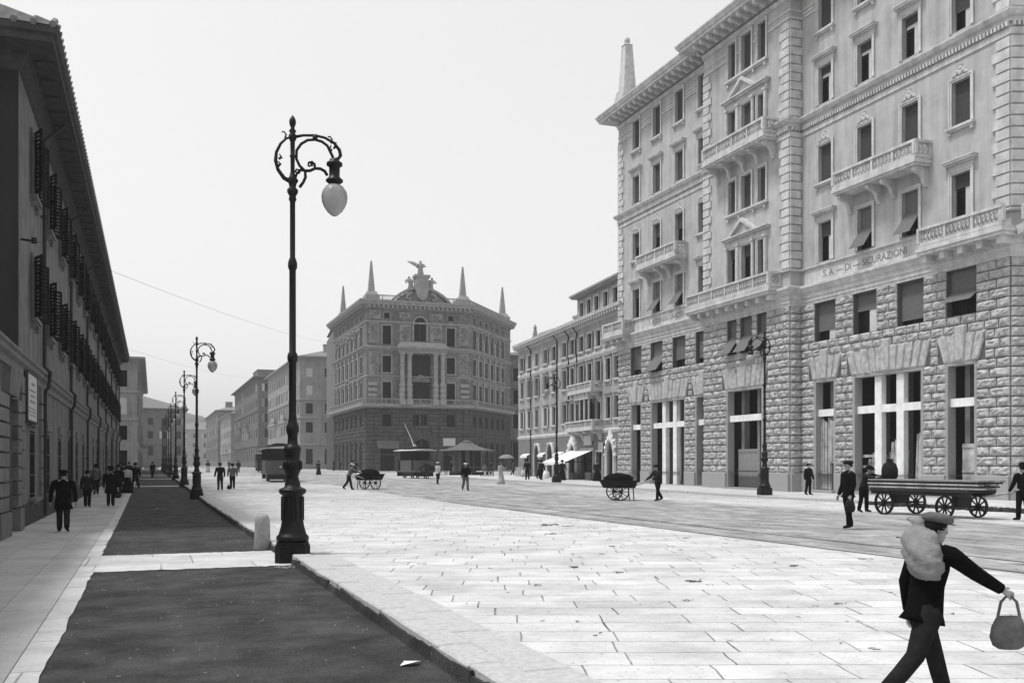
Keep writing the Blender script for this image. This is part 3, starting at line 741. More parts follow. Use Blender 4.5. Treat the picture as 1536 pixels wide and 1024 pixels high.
    # the three long parapet balconies over the lower cornice, on rows of little blocks
    def longbal(name_pts, f, blocks):
        m = MB(f.T); xs = [p[0] for p in name_pts]; ys = min(p[1] for p in name_pts)
        a, b = min(xs), max(xs)
        m.box(a-.14, b+.14, ys-.16, -.03, 11.98, 12.13); m.box(a-.06, b+.06, ys-.08, -.03, 12.13, 12.24); m.box(a-.08, b+.08, ys-.1, -.03, 11.83, 11.98)
        bl = m.build('balcony', 'trim', root)
        m = MB(f.T); balustrade(m, name_pts, 12.24, 13.12, rr); m.build('balustrade', 'trim', bl)
        for k in range(blocks):
            s = a+.2+(b-a-.4)*k/(blocks-1); m = MB(f.T); m.box(s-.14, s+.14, ys+.05, -.1, 11.58, 11.83); m.taper(s-.14, s+.14, ys+.05, -.1, 11.5, 11.58, 0.0); m.build('bracket', 'trim', bl)
    longbal([(-.9,.9),(-.9,-.9),(2.55,-.9),(2.55,-.06)], F['L'], 4)
    longbal([(-.75,.0),(-.75,-.8),(8.3,-.8),(8.3,-.06)], F['bay'], 9)
    longbal([(10.1,-.06),(10.1,-.9),(14.85,-.9)], F['R'], 5)
    mb = MB(F['ch'].T); 
    mb.box(.0, 6.5, -1.05, -.03, 11.984, 12.134); mb.box(.0, 6.5, -.97, -.03, 12.134, 12.244); mb.box(.0, 6.5, -1.0, -.03, 11.834, 11.984)
    bl_ = mb.build('balcony', 'trim', root); m = MB(F['ch'].T); balustrade(m, [(.15,-.9),(6.3,-.9)], 12.25, 13.118, rr); m.build('balustrade', 'trim', bl_)
    for s in (.6, 1.9, 3.2, 4.5, 5.8):
        m = MB(F['ch'].T); m.box(s-.14, s+.14, -.85, -.1, 11.6, 11.83); m.build('bracket', 'trim', bl_)
    # frieze panels and their worn lettering
    for k, a, b, t, mm, sx in (('L', 2.8, 13.1, 'S. A. DI ASSICURAZIONI', 'letters2', 1.05), ('R', .35, 9.8, 'S. A. \u2014 DI \u2014 SICURAZIONI', 'letters', 1.0)):
        m = MB(F[k].T); m.box(a, b, -.05, .01, 12.2, 13.0); m.box(a, b, -.1, .01, 12.14, 12.2); fr = m.build('frieze', 'trim', root)
        text(t, .5 if k == 'L' else .53, F[k].T @ Matrix.Translation(((a+b)/2+(-.1 if k == 'L' else .1), -.056, 12.38)), mm, fr, 'inscription', .008, sx)
    # ground floor openings: stone jambs, white posts, boards and a dark room behind
    for k in ('L', 'R', 'bay'):
        for q in [q for q in ops[k] if q[2] < 1]:
            a, b = q[:2]; T = F[k].T
            m = MB(T); m.box(a-.02, a+.12, -.05, .45, .25, 6.65); m.box(b-.12, b+.02, -.05, .45, .25, 6.65); m.box(a+.12, b-.12, -.05, .45, 6.5, 6.65); m.box(a-.1, b+.1, -.35, .5, .2, .45)
            dw = m.build('shopfront', 'plinthstone', root)
            m = MB(T); a1, b1 = a+.12, b-.12; m.box(a1, b1, .12, .4, 4.58, 4.97)
            if b-a > 4.5:
                w = (b1-a1); 
                for u in (.335, .665):
                    for za, zb in ((.45, 4.58), (4.97, 6.5)): m.box(a1+w*u-.25, a1+w*u+.25, .115, .41, za, zb)
            m.build('white_post_frame', 'white', dw)
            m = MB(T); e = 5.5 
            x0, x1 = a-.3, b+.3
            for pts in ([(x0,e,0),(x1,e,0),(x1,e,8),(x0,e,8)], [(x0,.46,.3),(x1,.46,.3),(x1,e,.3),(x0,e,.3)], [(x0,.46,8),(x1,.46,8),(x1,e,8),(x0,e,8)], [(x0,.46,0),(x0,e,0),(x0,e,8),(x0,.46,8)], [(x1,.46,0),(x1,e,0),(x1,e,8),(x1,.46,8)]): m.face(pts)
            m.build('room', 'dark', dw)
            m = MB(T)
            for s in ((a1+.2,) if b-a < 3 else (a1+w*.2 if b-a > 4.5 else a1+.3, a1+(b1-a1)*.55, a1+(b1-a1)*.8)): m.box(s, s+.3, .8, 1.2, .3, 7)
            m.build('inner_pier', 'door', dw)
            # boards
            m = MB(T)
            if k == 'R' and a < 2:
                x = a1
                while x < b1-.1:
                    w_ = rr.uniform(.12, .24); zt = 4.55-rr.uniform(0, .3); yy = rr.uniform(-.05,.02); m.T = T @ Matrix.Translation((0, yy, 0)); m.hexa([(x,.3,.5 if not (.55 < (x-a1)/(b1-a1) < .95) else 2.0),(x+w_-.04,.3,.5 if not (.55 < (x-a1)/(b1-a1) < .95) else 2.0),(x+w_-.04,.33,.5 if not (.55 < (x-a1)/(b1-a1) < .95) else 2.0),(x,.33,.5 if not (.55 < (x-a1)/(b1-a1) < .95) else 2.0),(x+rr.uniform(-.05,.03),.3,zt),(x+w_-.03,.3,zt),(x+w_-.03,.33,zt),(x,.33,zt)]); x += w_
                m.T = T; m.box(a1+.6*(b1-a1), b1-.06, .2, .24, 1.95, 2.05); m.box(a1+.56*(b1-a1), a1+.62*(b1-a1), .2, .24, .46, 2.05)
                m.build('boarding', 'plank', dw)
            elif k == 'R' and b-a > 4.5:
                for (u0, u1, z_) in ((.03, .3, 2.6), (.37, .63, 3.0), (.78, .99, 3.6)):
                    x = a1+(b1-a1)*u0
                    while x < a1+(b1-a1)*u1:
                        w_ = rr.uniform(.12, .24); zt = z_+rr.uniform(-.5, .25); l = rr.uniform(-.05, .12)
                        m.hexa([(x,.55,.46),(x+w_-.02,.55,.46),(x+w_-.02,.6,.46),(x,.6,.46),(x+l,.7,zt),(x+w_-.04+l,.7,zt-rr.uniform(0,.12)),(x+w_-.04+l,.75,zt),(x+l,.75,zt)]); x += w_
                m.box(a1+.05, a1+1.3, .46, .52, 2.25, 2.4); m.box(a1+.05, a1+1.3, .46, .52, 1.7, 1.82)
                m.hexa([(a1+1.15,.45,.46),(a1+1.4,.45,.46),(a1+1.4,.5,.46),(a1+1.15,.5,.46),(a1+.9,.6,4.5),(a1+1.05,.6,4.4),(a1+1.05,.65,4.4),(a1+.9,.65,4.5)])
                m.build('boarding', 'plank', dw)
            elif k in ('bay',) or (k == 'R' and a > 9):
                m.box(a1+.25, b1-.02, .6, .66, .46, 2.85); m.box(a1+.25, b1-.02, .57, .6, 2.66, 2.74); m.box(a1+.25, b1-.02, .56, .6, 1.5, 1.58)
                if k == 'bay': m.box(a1+2.5, a1+2.66, .5, .6, .46, 4.58)
                m.build('hoarding', 'plank' if k == 'R' else 'door', dw)
            elif k == 'L':
                for u in ((.35, .65) if b-a < 3 else (.4, .72)):
                    m.box(a1+(b1-a1)*u, b1-.1 if u > .6 else a1+(b1-a1)*u+.4, .7, .75, .46, 4.4)
                m.build('hoarding', 'door', dw)
    # roof obelisk at the far corner
    m = MB(); m.T = Matrix.Translation((.1, -1.27, 0))
    m.box(-.75, .75, -.75, .75, 29.9, 31.0); m.box(-.66, .66, -.66, .66, 31.0, 31.35); m.taper(-.53, .53, -.53, .53, 31.35, 35.0, .22)
    m.taper(-.36, .36, -.36, .36, 35.0, 35.12, .1); m.lathe([(.06,35.1),(.2,35.25),(.24,35.42),(.2,35.58),(.04,35.72)], 10); m.build('obelisk', 'trim', root)
    return root
big_block()
# ------------------------------------------------------------------ long sooty building on the left
def long_block():
    rr = random.Random(21); ox, oy = -3.5, 31.5
    root = empty('street_building', (ox, oy, 0), 'long dark sooty building with open louvred shutters and a deep coffered eave', 'building')
    W = lambda x, y: (x-ox, y-oy)
    A, B, C, D, G0 = W(-18,31.5), W(-3.5,31.5), W(-3.05,122), W(-18,122), W(-3.55,8)
    F = Face(root, B, C); FN = Face(root, A, B); FA = Face(root, G0, B); FE = Face(root, C, D)
    L = F.L
    up = [3.7+5.0*k for k in range(17)]; gr = [3.4+4.95*k for k in range(18) if 3.4+4.95*k < L-1]
    ou = [(s-.58, s+.58, z, z+hh) for s in up for z, hh in ((6.6,1.95),(10.55,2.0))]
    og = [(s-.72, s+.72, .8+h(31.5+s), 2.95+h(31.5+s)*.9) for s in gr]
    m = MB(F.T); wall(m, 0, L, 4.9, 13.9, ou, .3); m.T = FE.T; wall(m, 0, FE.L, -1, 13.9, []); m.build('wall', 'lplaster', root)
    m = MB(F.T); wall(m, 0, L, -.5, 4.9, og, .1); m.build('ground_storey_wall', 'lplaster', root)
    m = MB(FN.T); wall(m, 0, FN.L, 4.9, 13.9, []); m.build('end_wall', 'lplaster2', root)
    m = MB(F.T)
    s = 0
    while s < L: e = min(L, s+6); m.hexa([(s,-.1,-.6),(e,-.1,-.6),(e,0,-.6),(s,0,-.6),(s,-.1,.62+h(31.5+s)),(e,-.1,.62+h(31.5+e)),(e,0,.66+h(31.5+e)),(s,0,.66+h(31.5+s))]); s = e
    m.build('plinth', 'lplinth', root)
    path = [G0, B, C, D]; up_path = [A, B, C, D]
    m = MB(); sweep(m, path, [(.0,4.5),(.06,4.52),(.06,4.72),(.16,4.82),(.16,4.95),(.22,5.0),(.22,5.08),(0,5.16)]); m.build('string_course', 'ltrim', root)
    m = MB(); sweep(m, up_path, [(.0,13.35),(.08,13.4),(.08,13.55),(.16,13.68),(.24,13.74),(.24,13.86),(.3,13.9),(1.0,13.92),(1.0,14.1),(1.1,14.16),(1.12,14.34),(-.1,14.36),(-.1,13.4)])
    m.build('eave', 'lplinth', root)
    m = MB(); m.box(-.26, .26, -.86, -.4, 13.84, 13.917); sb = m.mesh('soffit_block', 'lplinth')
    for f in (F, FN):
        n = int(f.L/1.45)
        for k in range(n): link('soffit_block', sb, root, f.at((k+.5)*f.L/n, 0, 0), f.a)
    m = MB(); q = [Vector(p) for p in up_path]
    m.face([(-15.6,-1.14,14.362),(1.14,-1.14,14.362),(-5,0,16.4),(-15.6,0,16.4)]); m.face([(1.14,-1.14,14.362),(1.6,90.6,14.362),(-5,90.5,16.4),(-5,0,16.4)])
    n = 190
    for k in range(n):
        y = -1.1+91.6*k/n; x = 1.14+.46*k/n; m.tube([(x+.03,y+.2,14.38),(x-.6,y+.2,14.57)], .1, 6)
    for k in range(30): x = 1.0-.5*k; m.tube([(x,-1.17,14.38),(x,-.4,14.78)], .1, 6)
    m.build('roof', 'roof', root)
    for s in up:
        for z, hh in ((6.6,1.95),(10.55,2.0)): window(F, s, z, 1.16, hh, .12, .24, None, sill=True, tm='ltrim', shutters=rad(24), proud=.04, sash=False)
    for i, s in enumerate(gr):
        zz = .8+h(31.5+s)
        w = window(F, s, zz, 1.44, 2.15, .12, .03, None, sill=True, tm='ltrim', proud=.008, sash=False)
        def grille():
            m = MB()
            for k in range(9): x = -.64+1.28*k/8; m.box(x-.012, x+.012, .0, .024, 0, 2.15)
            for z in (.1, .7, 1.4, 2.05): m.box(-.72, .72, -.006, -.001, z, z+.04)
            return m.mesh('grille', 'iron')
        link('grille', cached('grille', grille), w)
        def lint():
            m = MB(); m.box(-.8, .8, -.09, .0, 2.29, 2.62); return m.mesh('lintel', 'ltrim')
        link('lintel', cached('lintel', lint), w)
    for s in (6.0, 18.0, 30, 42, 54, 66, 78, 88):
        m = MB(F.T); m.tube([(s,-.14,.1+h(31+s)),(s,-.14,4.4),(s,-.26,4.6),(s,-.3,5.1),(s,-.12,5.3),(s,-.12,13.2),(s,-.8,13.85)], .065, 8)
        for z in (2.2, 7.5, 10.5): m.box(s-.1, s+.1, -.2, -.0, z, z+.06)
        m.build('downpipe', 'ironw', root)
    for s in (.42, 5.75, 18.7, 32, 45.5, 59, 72.5, 86):
        m = MB(F.T); g0 = .64+h(31.5+s); n = 7
        for k in range(n):
            za, zb = g0+(4.5-g0)*k/n, g0+(4.5-g0)*(k+1)/n; w = .42
            m.hexa([(s-w,-.1,za+.03),(s+w,-.1,za+.03),(s+w,.01,za+.01),(s-w,.01,za+.01),(s-w,-.1,zb-.03),(s+w,-.1,zb-.03),(s+w,.01,zb-.01),(s-w,.01,zb-.01)])
        m.build('rusticated_pier', 'ltrim', root)
    # single storey portal wing towards the viewer
    m = MB(FA.T); wall(m, 0, FA.L, -.5, 4.9, [(20.2,22.1,-.499,3.75)], 1.3); m.face([(0,0,5.1),(FA.L,0,5.1),(FA.L,10,5.1),(0,10,5.1)]); m.build('portal_wing', 'lplaster', root)
    m = MB(FA.T); m.box(20.15, 22.15, 1.3, 1.4, -.3, 3.8); m.box(20.3, 21.1, 1.22, 1.3, .1, 3.4); m.box(21.2, 22.0, 1.22, 1.3, .1, 3.4); m.build('portal_door', 'lplinth', root)
    m = MB(FA.T)
    for a, b in ((18.4, 20.2), (22.1, 22.9)):
        n = 8
        for k in range(n):
            za, zb = .64+(3.7-.64)*k/n, .64+(3.7-.64)*(k+1)/n; w = .06 if k % 2 else 0
            m.hexa([(a-w,-.16,za+.03),(b+w,-.16,za+.03),(b,.01,za+.01),(a,.01,za+.01),(a-w,-.16,zb-.03),(b+w,-.16,zb-.03),(b,.01,zb-.01),(a,.01,zb-.01)])
        m.box(a-.05, b+.05, -.22, .01, -.4, .62)
    for k in range(5):
        x = 20.2+1.9*k/5; o = (k-2)*.12
        m.hexa([(x,-.17,3.72),(x+.37,-.17,3.72),(x+.37,.01,3.72),(x,.01,3.72),(x+o-.03,-.24,4.4),(x+.4+o,-.24,4.4),(x+.4+o,.01,4.4),(x+o-.03,.01,4.4)])
    m.build('portal_surround', 'ltrim', root)
    m = MB(FA.T); m.box(0, 18.2, -.12, 0, -.6, .6); m.build('plinth', 'lplinth', root)
    # a wire bracket on the wall
    m = MB(F.T); m.tube([(.5,.02,8.55),(.5,-.45,8.5)], .035, 6); m.lathe([(.0,0),(.06,.02),(.06,.1),(.0,.12)], 8); m.T = F.T; m.tube([(.5,-.36,8.45),(.5,-.36,8.62)], .08, 8); m.build('wire_bracket', 'iron', root)
    # notice board
    m = MB(F.T); T = F.T
    b = empty('notice_board', F.at(1.9, -.1, 3.2) if False else tuple(Vector(F.at(2.0,-.1,3.22))+Vector((ox,oy,0))), 'tall pale notice board with faded writing on the dark building wall', 'sign')
    b.rotation_euler = (0, 0, F.a)
    m = MB(); m.box(-1.25, 1.25, -.06, -.005, 0, 1.42); m.build('board', 'sign', b)
    m = MB(); m.box(-1.31, -1.25, -.08, .0, -.06, 1.48); m.box(1.25, 1.31, -.08, 0, -.06, 1.48); m.box(-1.25, 1.25, -.08, 0, -.06, 0); m.box(-1.25, 1.25, -.08, 0, 1.42, 1.48); m.build('board_frame', 'lplinth', b)
    m = MB(); r2 = random.Random(4)
    for z, hh, x0, x1 in ((1.1,.1,-.3,.6),(.9,.07,-.8,.8),(.74,.07,-.5,.7),(.55,.09,-.7,.75),(.36,.04,-1.0,1.05),(.26,.04,-1.0,.95),(.15,.04,-.9,1.05)):
        x = x0
        while x < x1:
            w = r2.uniform(.03, .09); m.box(x, x+w, -.063, -.061, z, z+hh*r2.uniform(.7, 1)); x += w+r2.uniform(.015, .05)
    m.build('faded_lettering', 'letters2', b)
long_block()

# ------------------------------------------------------------------ plain houses with rows of windows
def house(label, path, H, z0, rows, cols, wallm='farwall', tm='ctrim', strings=(), out=.8, roofh=2.0, chim=(), win=(1.1,), low=None, sills=False, group=None, cat='building', name='house', nowin=(), arcade=None, frame=.14, blockcorn=False):
    ox, oy = path[0]; root = empty(name, (ox, oy, 0), label, cat, group)
    P = [(x-ox, y-oy) for x, y in path]; n = len(P)
    faces = [Face(root, P[i], P[i+1]) for i in range(n-1)]
    up = MB(); lo = MB()
    for i, f in enumerate(faces):
        cs = cols.get(i, [])
        if isinstance(cs, int): cs = [f.L*(k+.5)/cs for k in range(cs)]
        ops = [(s-win[0]/2, s+win[0]/2, z, z+hh) for s in cs for z, hh in rows]
        up.T = lo.T = f.T
        if low: wall(up, 0, f.L, low[0], H, [o for o in ops if o[2] > low[0]], .25); wall(lo, 0, f.L, z0, low[0], [o for o in ops if o[3] < low[0]]+[tuple(a) for a in (arcade or {}).get(i, [])], .3)
        else: wall(up, 0, f.L, z0, H, ops, .25)
        for s in cs:
            for z, hh in rows: window(f, s, z, win[0], hh, frame, .2, None, sill=sills, tm=tm, sash=sills)
        if wallm.startswith('far') and i < 2:
            sr = random.Random(len(label)+i)
            for s in cs:
                for z, hh in rows[:-1]:
                    if sr.random() < .55:
                        m = MB(f.T); w_ = win[0]/2; k_ = sr.choice((0, 1, 1))
                        if k_:
                            for sg in (-1, 1): m.box(s+sg*(w_+.02), s+sg*(w_*2-.05), -.12, -.07, z, z+hh)
                        else: m.box(s-w_+.03, s+w_-.03, .05, .09, z, z+hh)
                        m.build('shutter', 'sign' if sr.random() < .6 else 'door', root)
            if f.L > 20:
                for c in (.3, .62):
                    s, z = f.L*c, rows[min(2, len(rows)-1)][0]-.15; m = MB(f.T); m.box(s-3, s+3, -1.0, 0, z-.2, z); m.box(s-3, s+3, -1.0, -.93, z, z+.9); m.build('balcony', tm, root)
        for a in (arcade or {}).get(i, []):
            m = MB(f.T); m.box(a[0]-.02, a[1]+.02, .3, .35, a[2], a[3]); w = m.build('shopfront', 'pane', root)
            m = MB(f.T); b = .14; m.box(a[0]-b, a[0], -.04, .05, a[2], a[3]+b); m.box(a[1], a[1]+b, -.04, .05, a[2], a[3]+b); m.box(a[0], a[1], -.04, .05, a[3], a[3]+b); m.build('shop_frame', tm, w)
    up.build('wall', wallm, root)
    if low: lo.build('ground_storey_wall', low[1], root)
    for z, p in strings:
        m = MB(); sweep(m, P, [(0,z-.2),(p*.5,z-.15),(p,z),(p,z+.12),(0,z+.2)]); m.build('string_course', tm, root)
    m = MB(); sweep(m, P, [(0,H-.5),(.12,H-.45),(.2,H-.1),(out,H-.02),(out+.05,H+.25),(0,H+.3)]); m.build('eave', tm, root)
    c = Vector((sum(p[0] for p in P)/n, sum(p[1] for p in P)/n))
    m = MB()
    e = []
    for i, p in enumerate(P):
        v = Vector(p); d = (v-c).normalized(); e.append((v+d*out, c+(v-c)*.45))
    for (a, b), (u, v) in zip(e, e[1:]+e[:1]): m.face([(a.x,a.y,H+.25),(u.x,u.y,H+.25),(v.x,v.y,H+.25+roofh),(b.x,b.y,H+.25+roofh)])
    m.face([(b.x,b.y,H+.25+roofh) for a, b in e])
    rf = m.build('roof', 'roof', root)
    for x, y, w, d, z1 in chim:
        m = MB(); m.box(x-ox-w/2, x-ox+w/2, y-oy-d/2, y-oy+d/2, H-.2, z1); m.box(x-ox-w/2-.1, x-ox+w/2+.1, y-oy-d/2-.1, y-oy+d/2+.1, z1, z1+.25); m.build('chimney', wallm, rf)
    if blockcorn:
        m = MB(); m.box(-.1, .1, -out+.05, -.1, H-.3, H-.015); eb = m.mesh('eave_block', tm); f = faces[0]; k = int(f.L/.6)
        for q in range(k): link('eave_block', eb, root, f.at((q+.5)*f.L/k, 0, 0), f.a)
    return root, faces

# the house next door with stacked balconies, arched shopfronts and a raised attic
def next_house():
    rows = [(12.05,1.4),(9.0,1.8),(5.75,1.8)]
    cs = [1.6,4.3,6.9,9.9,12.6,15.75,17.9,20.4,22.45,24.6,26.9,28.9]
    sh = {0: [(2.4,4.1,.4,2.9),(6.1,7.9,.4,3.95),(10.4,12.3,.4,3.95),(13.7,15.3,.4,3.0),(16.95,19.1,.4,3.9),(20.0,23.2,.4,3.2),(24.0,25.4,.4,3.0),(26.6,28.4,.4,3.9)]}
    root, (f, *_) = house('faded four storey house with stacked balconies, arched shopfronts and raised attic storey', [(38.5,99.9),(36.02,69.74),(52,68.5),(54,98.6)], 14.7, -1, rows, {0: cs}, 'tplaster', 'trim',
        [(4.75,.1),(11.5,.06)], .7, 1.2, [(40.2,94,1.6,3.6,15.7),(39.4,84.2,1.4,2.6,16.0)], (1.02,), (4.75,'tplaster2'), True, arcade=sh, blockcorn=True, name='corner_house')
    m = MB(f.T)
    for i in (1, 2, 4, 7):
        a, b, c, d = sh[0][i]; 
        arch_fill(m, a, b, d, 0, .3, .35 if i in (1,2) else .7, 12)
    m.build('arch_spandrels', 'tplaster2', root)
    for i in (1, 2, 4, 7):                       # pale arch mouldings
        a, b, c, d = sh[0][i]; r = (b-a)/2; cx = (a+b)/2; pt = .35 if i in (1,2) else .7; hg = r*(1+pt); sp = d-hg
        for k_, (ro, yo) in enumerate(((.1,-.06),)):
            pts = [(a-.05,yo,.5)]+[(cx-(r+.05)*math.cos(PI*k/14), yo, sp+(hg+.05)*math.sin(PI*k/14)**(1 if i<0 else .85)) for k in range(15)]+[(b+.05,yo,.5)]
            m = MB(f.T); m.tube(pts, .13 if i < 4 else .2, 6); m.build('arch_moulding', 'white' if i == 4 else 'trim', root)
        if i in (4, 7):
            m = MB(f.T)
            for k in range(9):
                an = PI*(k+.5)/9; m.tube([(cx-(r+.1)*math.cos(an),-.1,sp+(hg+.1)*math.sin(an)),(cx-(r+.4)*math.cos(an),-.14,sp+(hg+.45)*math.sin(an))],[.2,.1],6)
            m.prism([(cx-.45,d+.1),(cx,d+1.0),(cx+.45,d+.1)], -.2, .0); m.build('arch_ornament', 'white', root)
    for s in cs:
        for z, hh in rows[1:]:
            m = MB(f.T); m.box(s-.8, s+.8, -.22, .01, z+hh+.25, z+hh+.37); m.box(s-.68, s+.68, -.1, .01, z+hh+.15, z+hh+.25); m.build('window_hood', 'ctrim', root)
    # open casement shutters here and there
    rr = random.Random(8)
    for i, s in enumerate(cs):
        for z, hh in rows:
            if rr.random() < .6:
                for sg in (-1, 1):
                    m = MB(f.T); a = s+sg*.52; m.hexa([(a,-.05,z),(a+sg*.45,-.1,z),(a+sg*.45,-.14,z),(a,-.09,z),(a,-.05,z+hh),(a+sg*.45,-.1,z+hh),(a+sg*.45,-.14,z+hh),(a,-.09,z+hh)])
                    m.build('shutter', 'sign' if z < 8 and i < 5 else 'door', root)
    rr = random.Random(3)
    for z, zt, a, b in ((5.0,5.75,18.8,25.7),(8.3,9.05,19.4,25.4)):
        m = MB(f.T); m.box(a-.1, b+.1, -1.05, 0, z-.16, z); bal = m.build('balcony', 'trim', root)
        m = MB(f.T); balustrade(m, [(a,-.0),(a,-.95),(b,-.95),(b,-.0)], z, zt, rr, step=.35); m.build('balustrade', 'trim', bal)
        for s in (a+.4, (a+b)/2-1, (a+b)/2+1, b-.4): m = MB(f.T); bracket(m, s, 0, z-.16, .2, .9, .9); m.build('bracket', 'trim', bal)
    m = MB(f.T)                                   # glazed bay between the balconies
    m.box(20.6, 24.1, -.75, 0, 5.05, 5.3)
    for s in (20.65, 21.75, 22.95, 24.05): m.tube([(s,-.7,5.3),(s,-.7,7.6)], .09, 8)
    m.box(20.5, 24.2, -.85, 0, 7.6, 8.14); by = m.build('loggia', 'trim', root)
    m = MB(f.T); m.box(20.7, 24.0, -.5, -.45, 5.3, 7.6); m.build('pane', 'pane', by)
    m = MB(f.T); wall(m, 19.2, 30.2, 14.95, 17.0, [(s-.5,s+.5,15.2,16.5) for s in (20.4,22.3,24.2,26.3,28.5)], .2); m.box(19.2, 30.2, .22, 9, 14.9, 16.98); m.build('attic_storey', 'tplaster', root)
    for s in (20.4,22.3,24.2,26.3,28.5): window(f, s, 15.2, 1.0, 1.3, .1, .18, None, sill=False, tm='trim', sash=False)
    m = MB(f.T); m.box(18.8, 30.25, -.5, 9.4, 17.0, 17.15); m.box(18.6, 30.25, -.62, 9.5, 17.15, 17.32); m.build('attic_eave', 'ctrim', root)
    m = MB(f.T); m.T = f.T @ Matrix.Translation((2.4, 1.2, 0)); m.taper(-.4,.4,-.4,.4,14.9,16.6,.28); m.lathe([(.1,16.55),(.2,16.75),(.05,17.1)], 8); m.build('finial', 'ctrim', root)
    for s in (4.9, 13.6, 17.0, 19.3): m = MB(f.T); m.tube([(s,-.1,4.9 if s > 5 else .4),(s,-.1,13.9),(s,-.5,14.4)], .07, 6); m.build('downpipe', 'ironw', root)
    # pieces that could be lifted away
    O = Vector((38.5, 99.9, 0))
    def G(s, y, z): return tuple(Vector(f.at(s, y, z))+O)
    a = empty('shop_awning', G(20.4, -.05, 3.15), 'white sloping canvas awning over the shop beside the pointed arch', 'awning', rz=f.a)
    m = MB(); m.hexa([(-3.3,-2.6,-1.05),(3.0,-2.6,-1.05),(3.0,-2.57,-1.0),(-3.3,-2.57,-1.0),(-3.0,0,-.02),(3.0,0,-.02),(3.0,.02,.03),(-3.0,.02,.03)]); m.box(-3.3, 3.0, -2.62, -2.6, -1.3, -1.03); m.build('canvas', 'awning', a)
    m = MB()
    for s in (-2.9, 2.6): m.tube([(s,-.0,-1.0),(s,-2.55,-1.08)], .03, 6)
    m.build('awning_arm', 'iron', a)
    for s, z, w, hh, lb in ((22.4,3.65,1.9,.75,'white shop board hung under the lower balcony of the faded house'),(25.5,3.0,1.0,.75,'small white shop board right of the sloping awning')):
        b = MB(); b.box(-w/2, w/2, -.09, -.01, 0, hh); b.box(-w/2-.05, w/2+.05, -.11, -.005, hh, hh+.05); b.box(-w/2-.05, w/2+.05, -.11, -.005, -.05, 0)
        o = b.build('shop_board', 'sign', None, G(s,-.12,z), f.a); tag(o, lb, 'sign')
    for s0, s1, z, lb in ((2.1,4.6,3.0,'short white awning at the far end of the faded house'),(13.2,15.6,3.05,'narrow white awning between two arched shop windows'),(8.3,10.1,3.05,'narrow white awning left of the second arched shop window')):
        o = MB(); o.hexa([(0,-.4,-.2),(s1-s0,-.4,-.2),(s1-s0,-.38,-.15),(0,-.38,-.15),(0,-.02,-.02),(s1-s0,-.02,-.02),(s1-s0,-.0,.05),(0,0,.05)]); o.box(0, s1-s0, -.42, -.4, -.4, -.17)
        tag(o.build('shop_awning', 'awning', None, G(s0,-.01,z), f.a), lb, 'awning')
    return f
next_house()

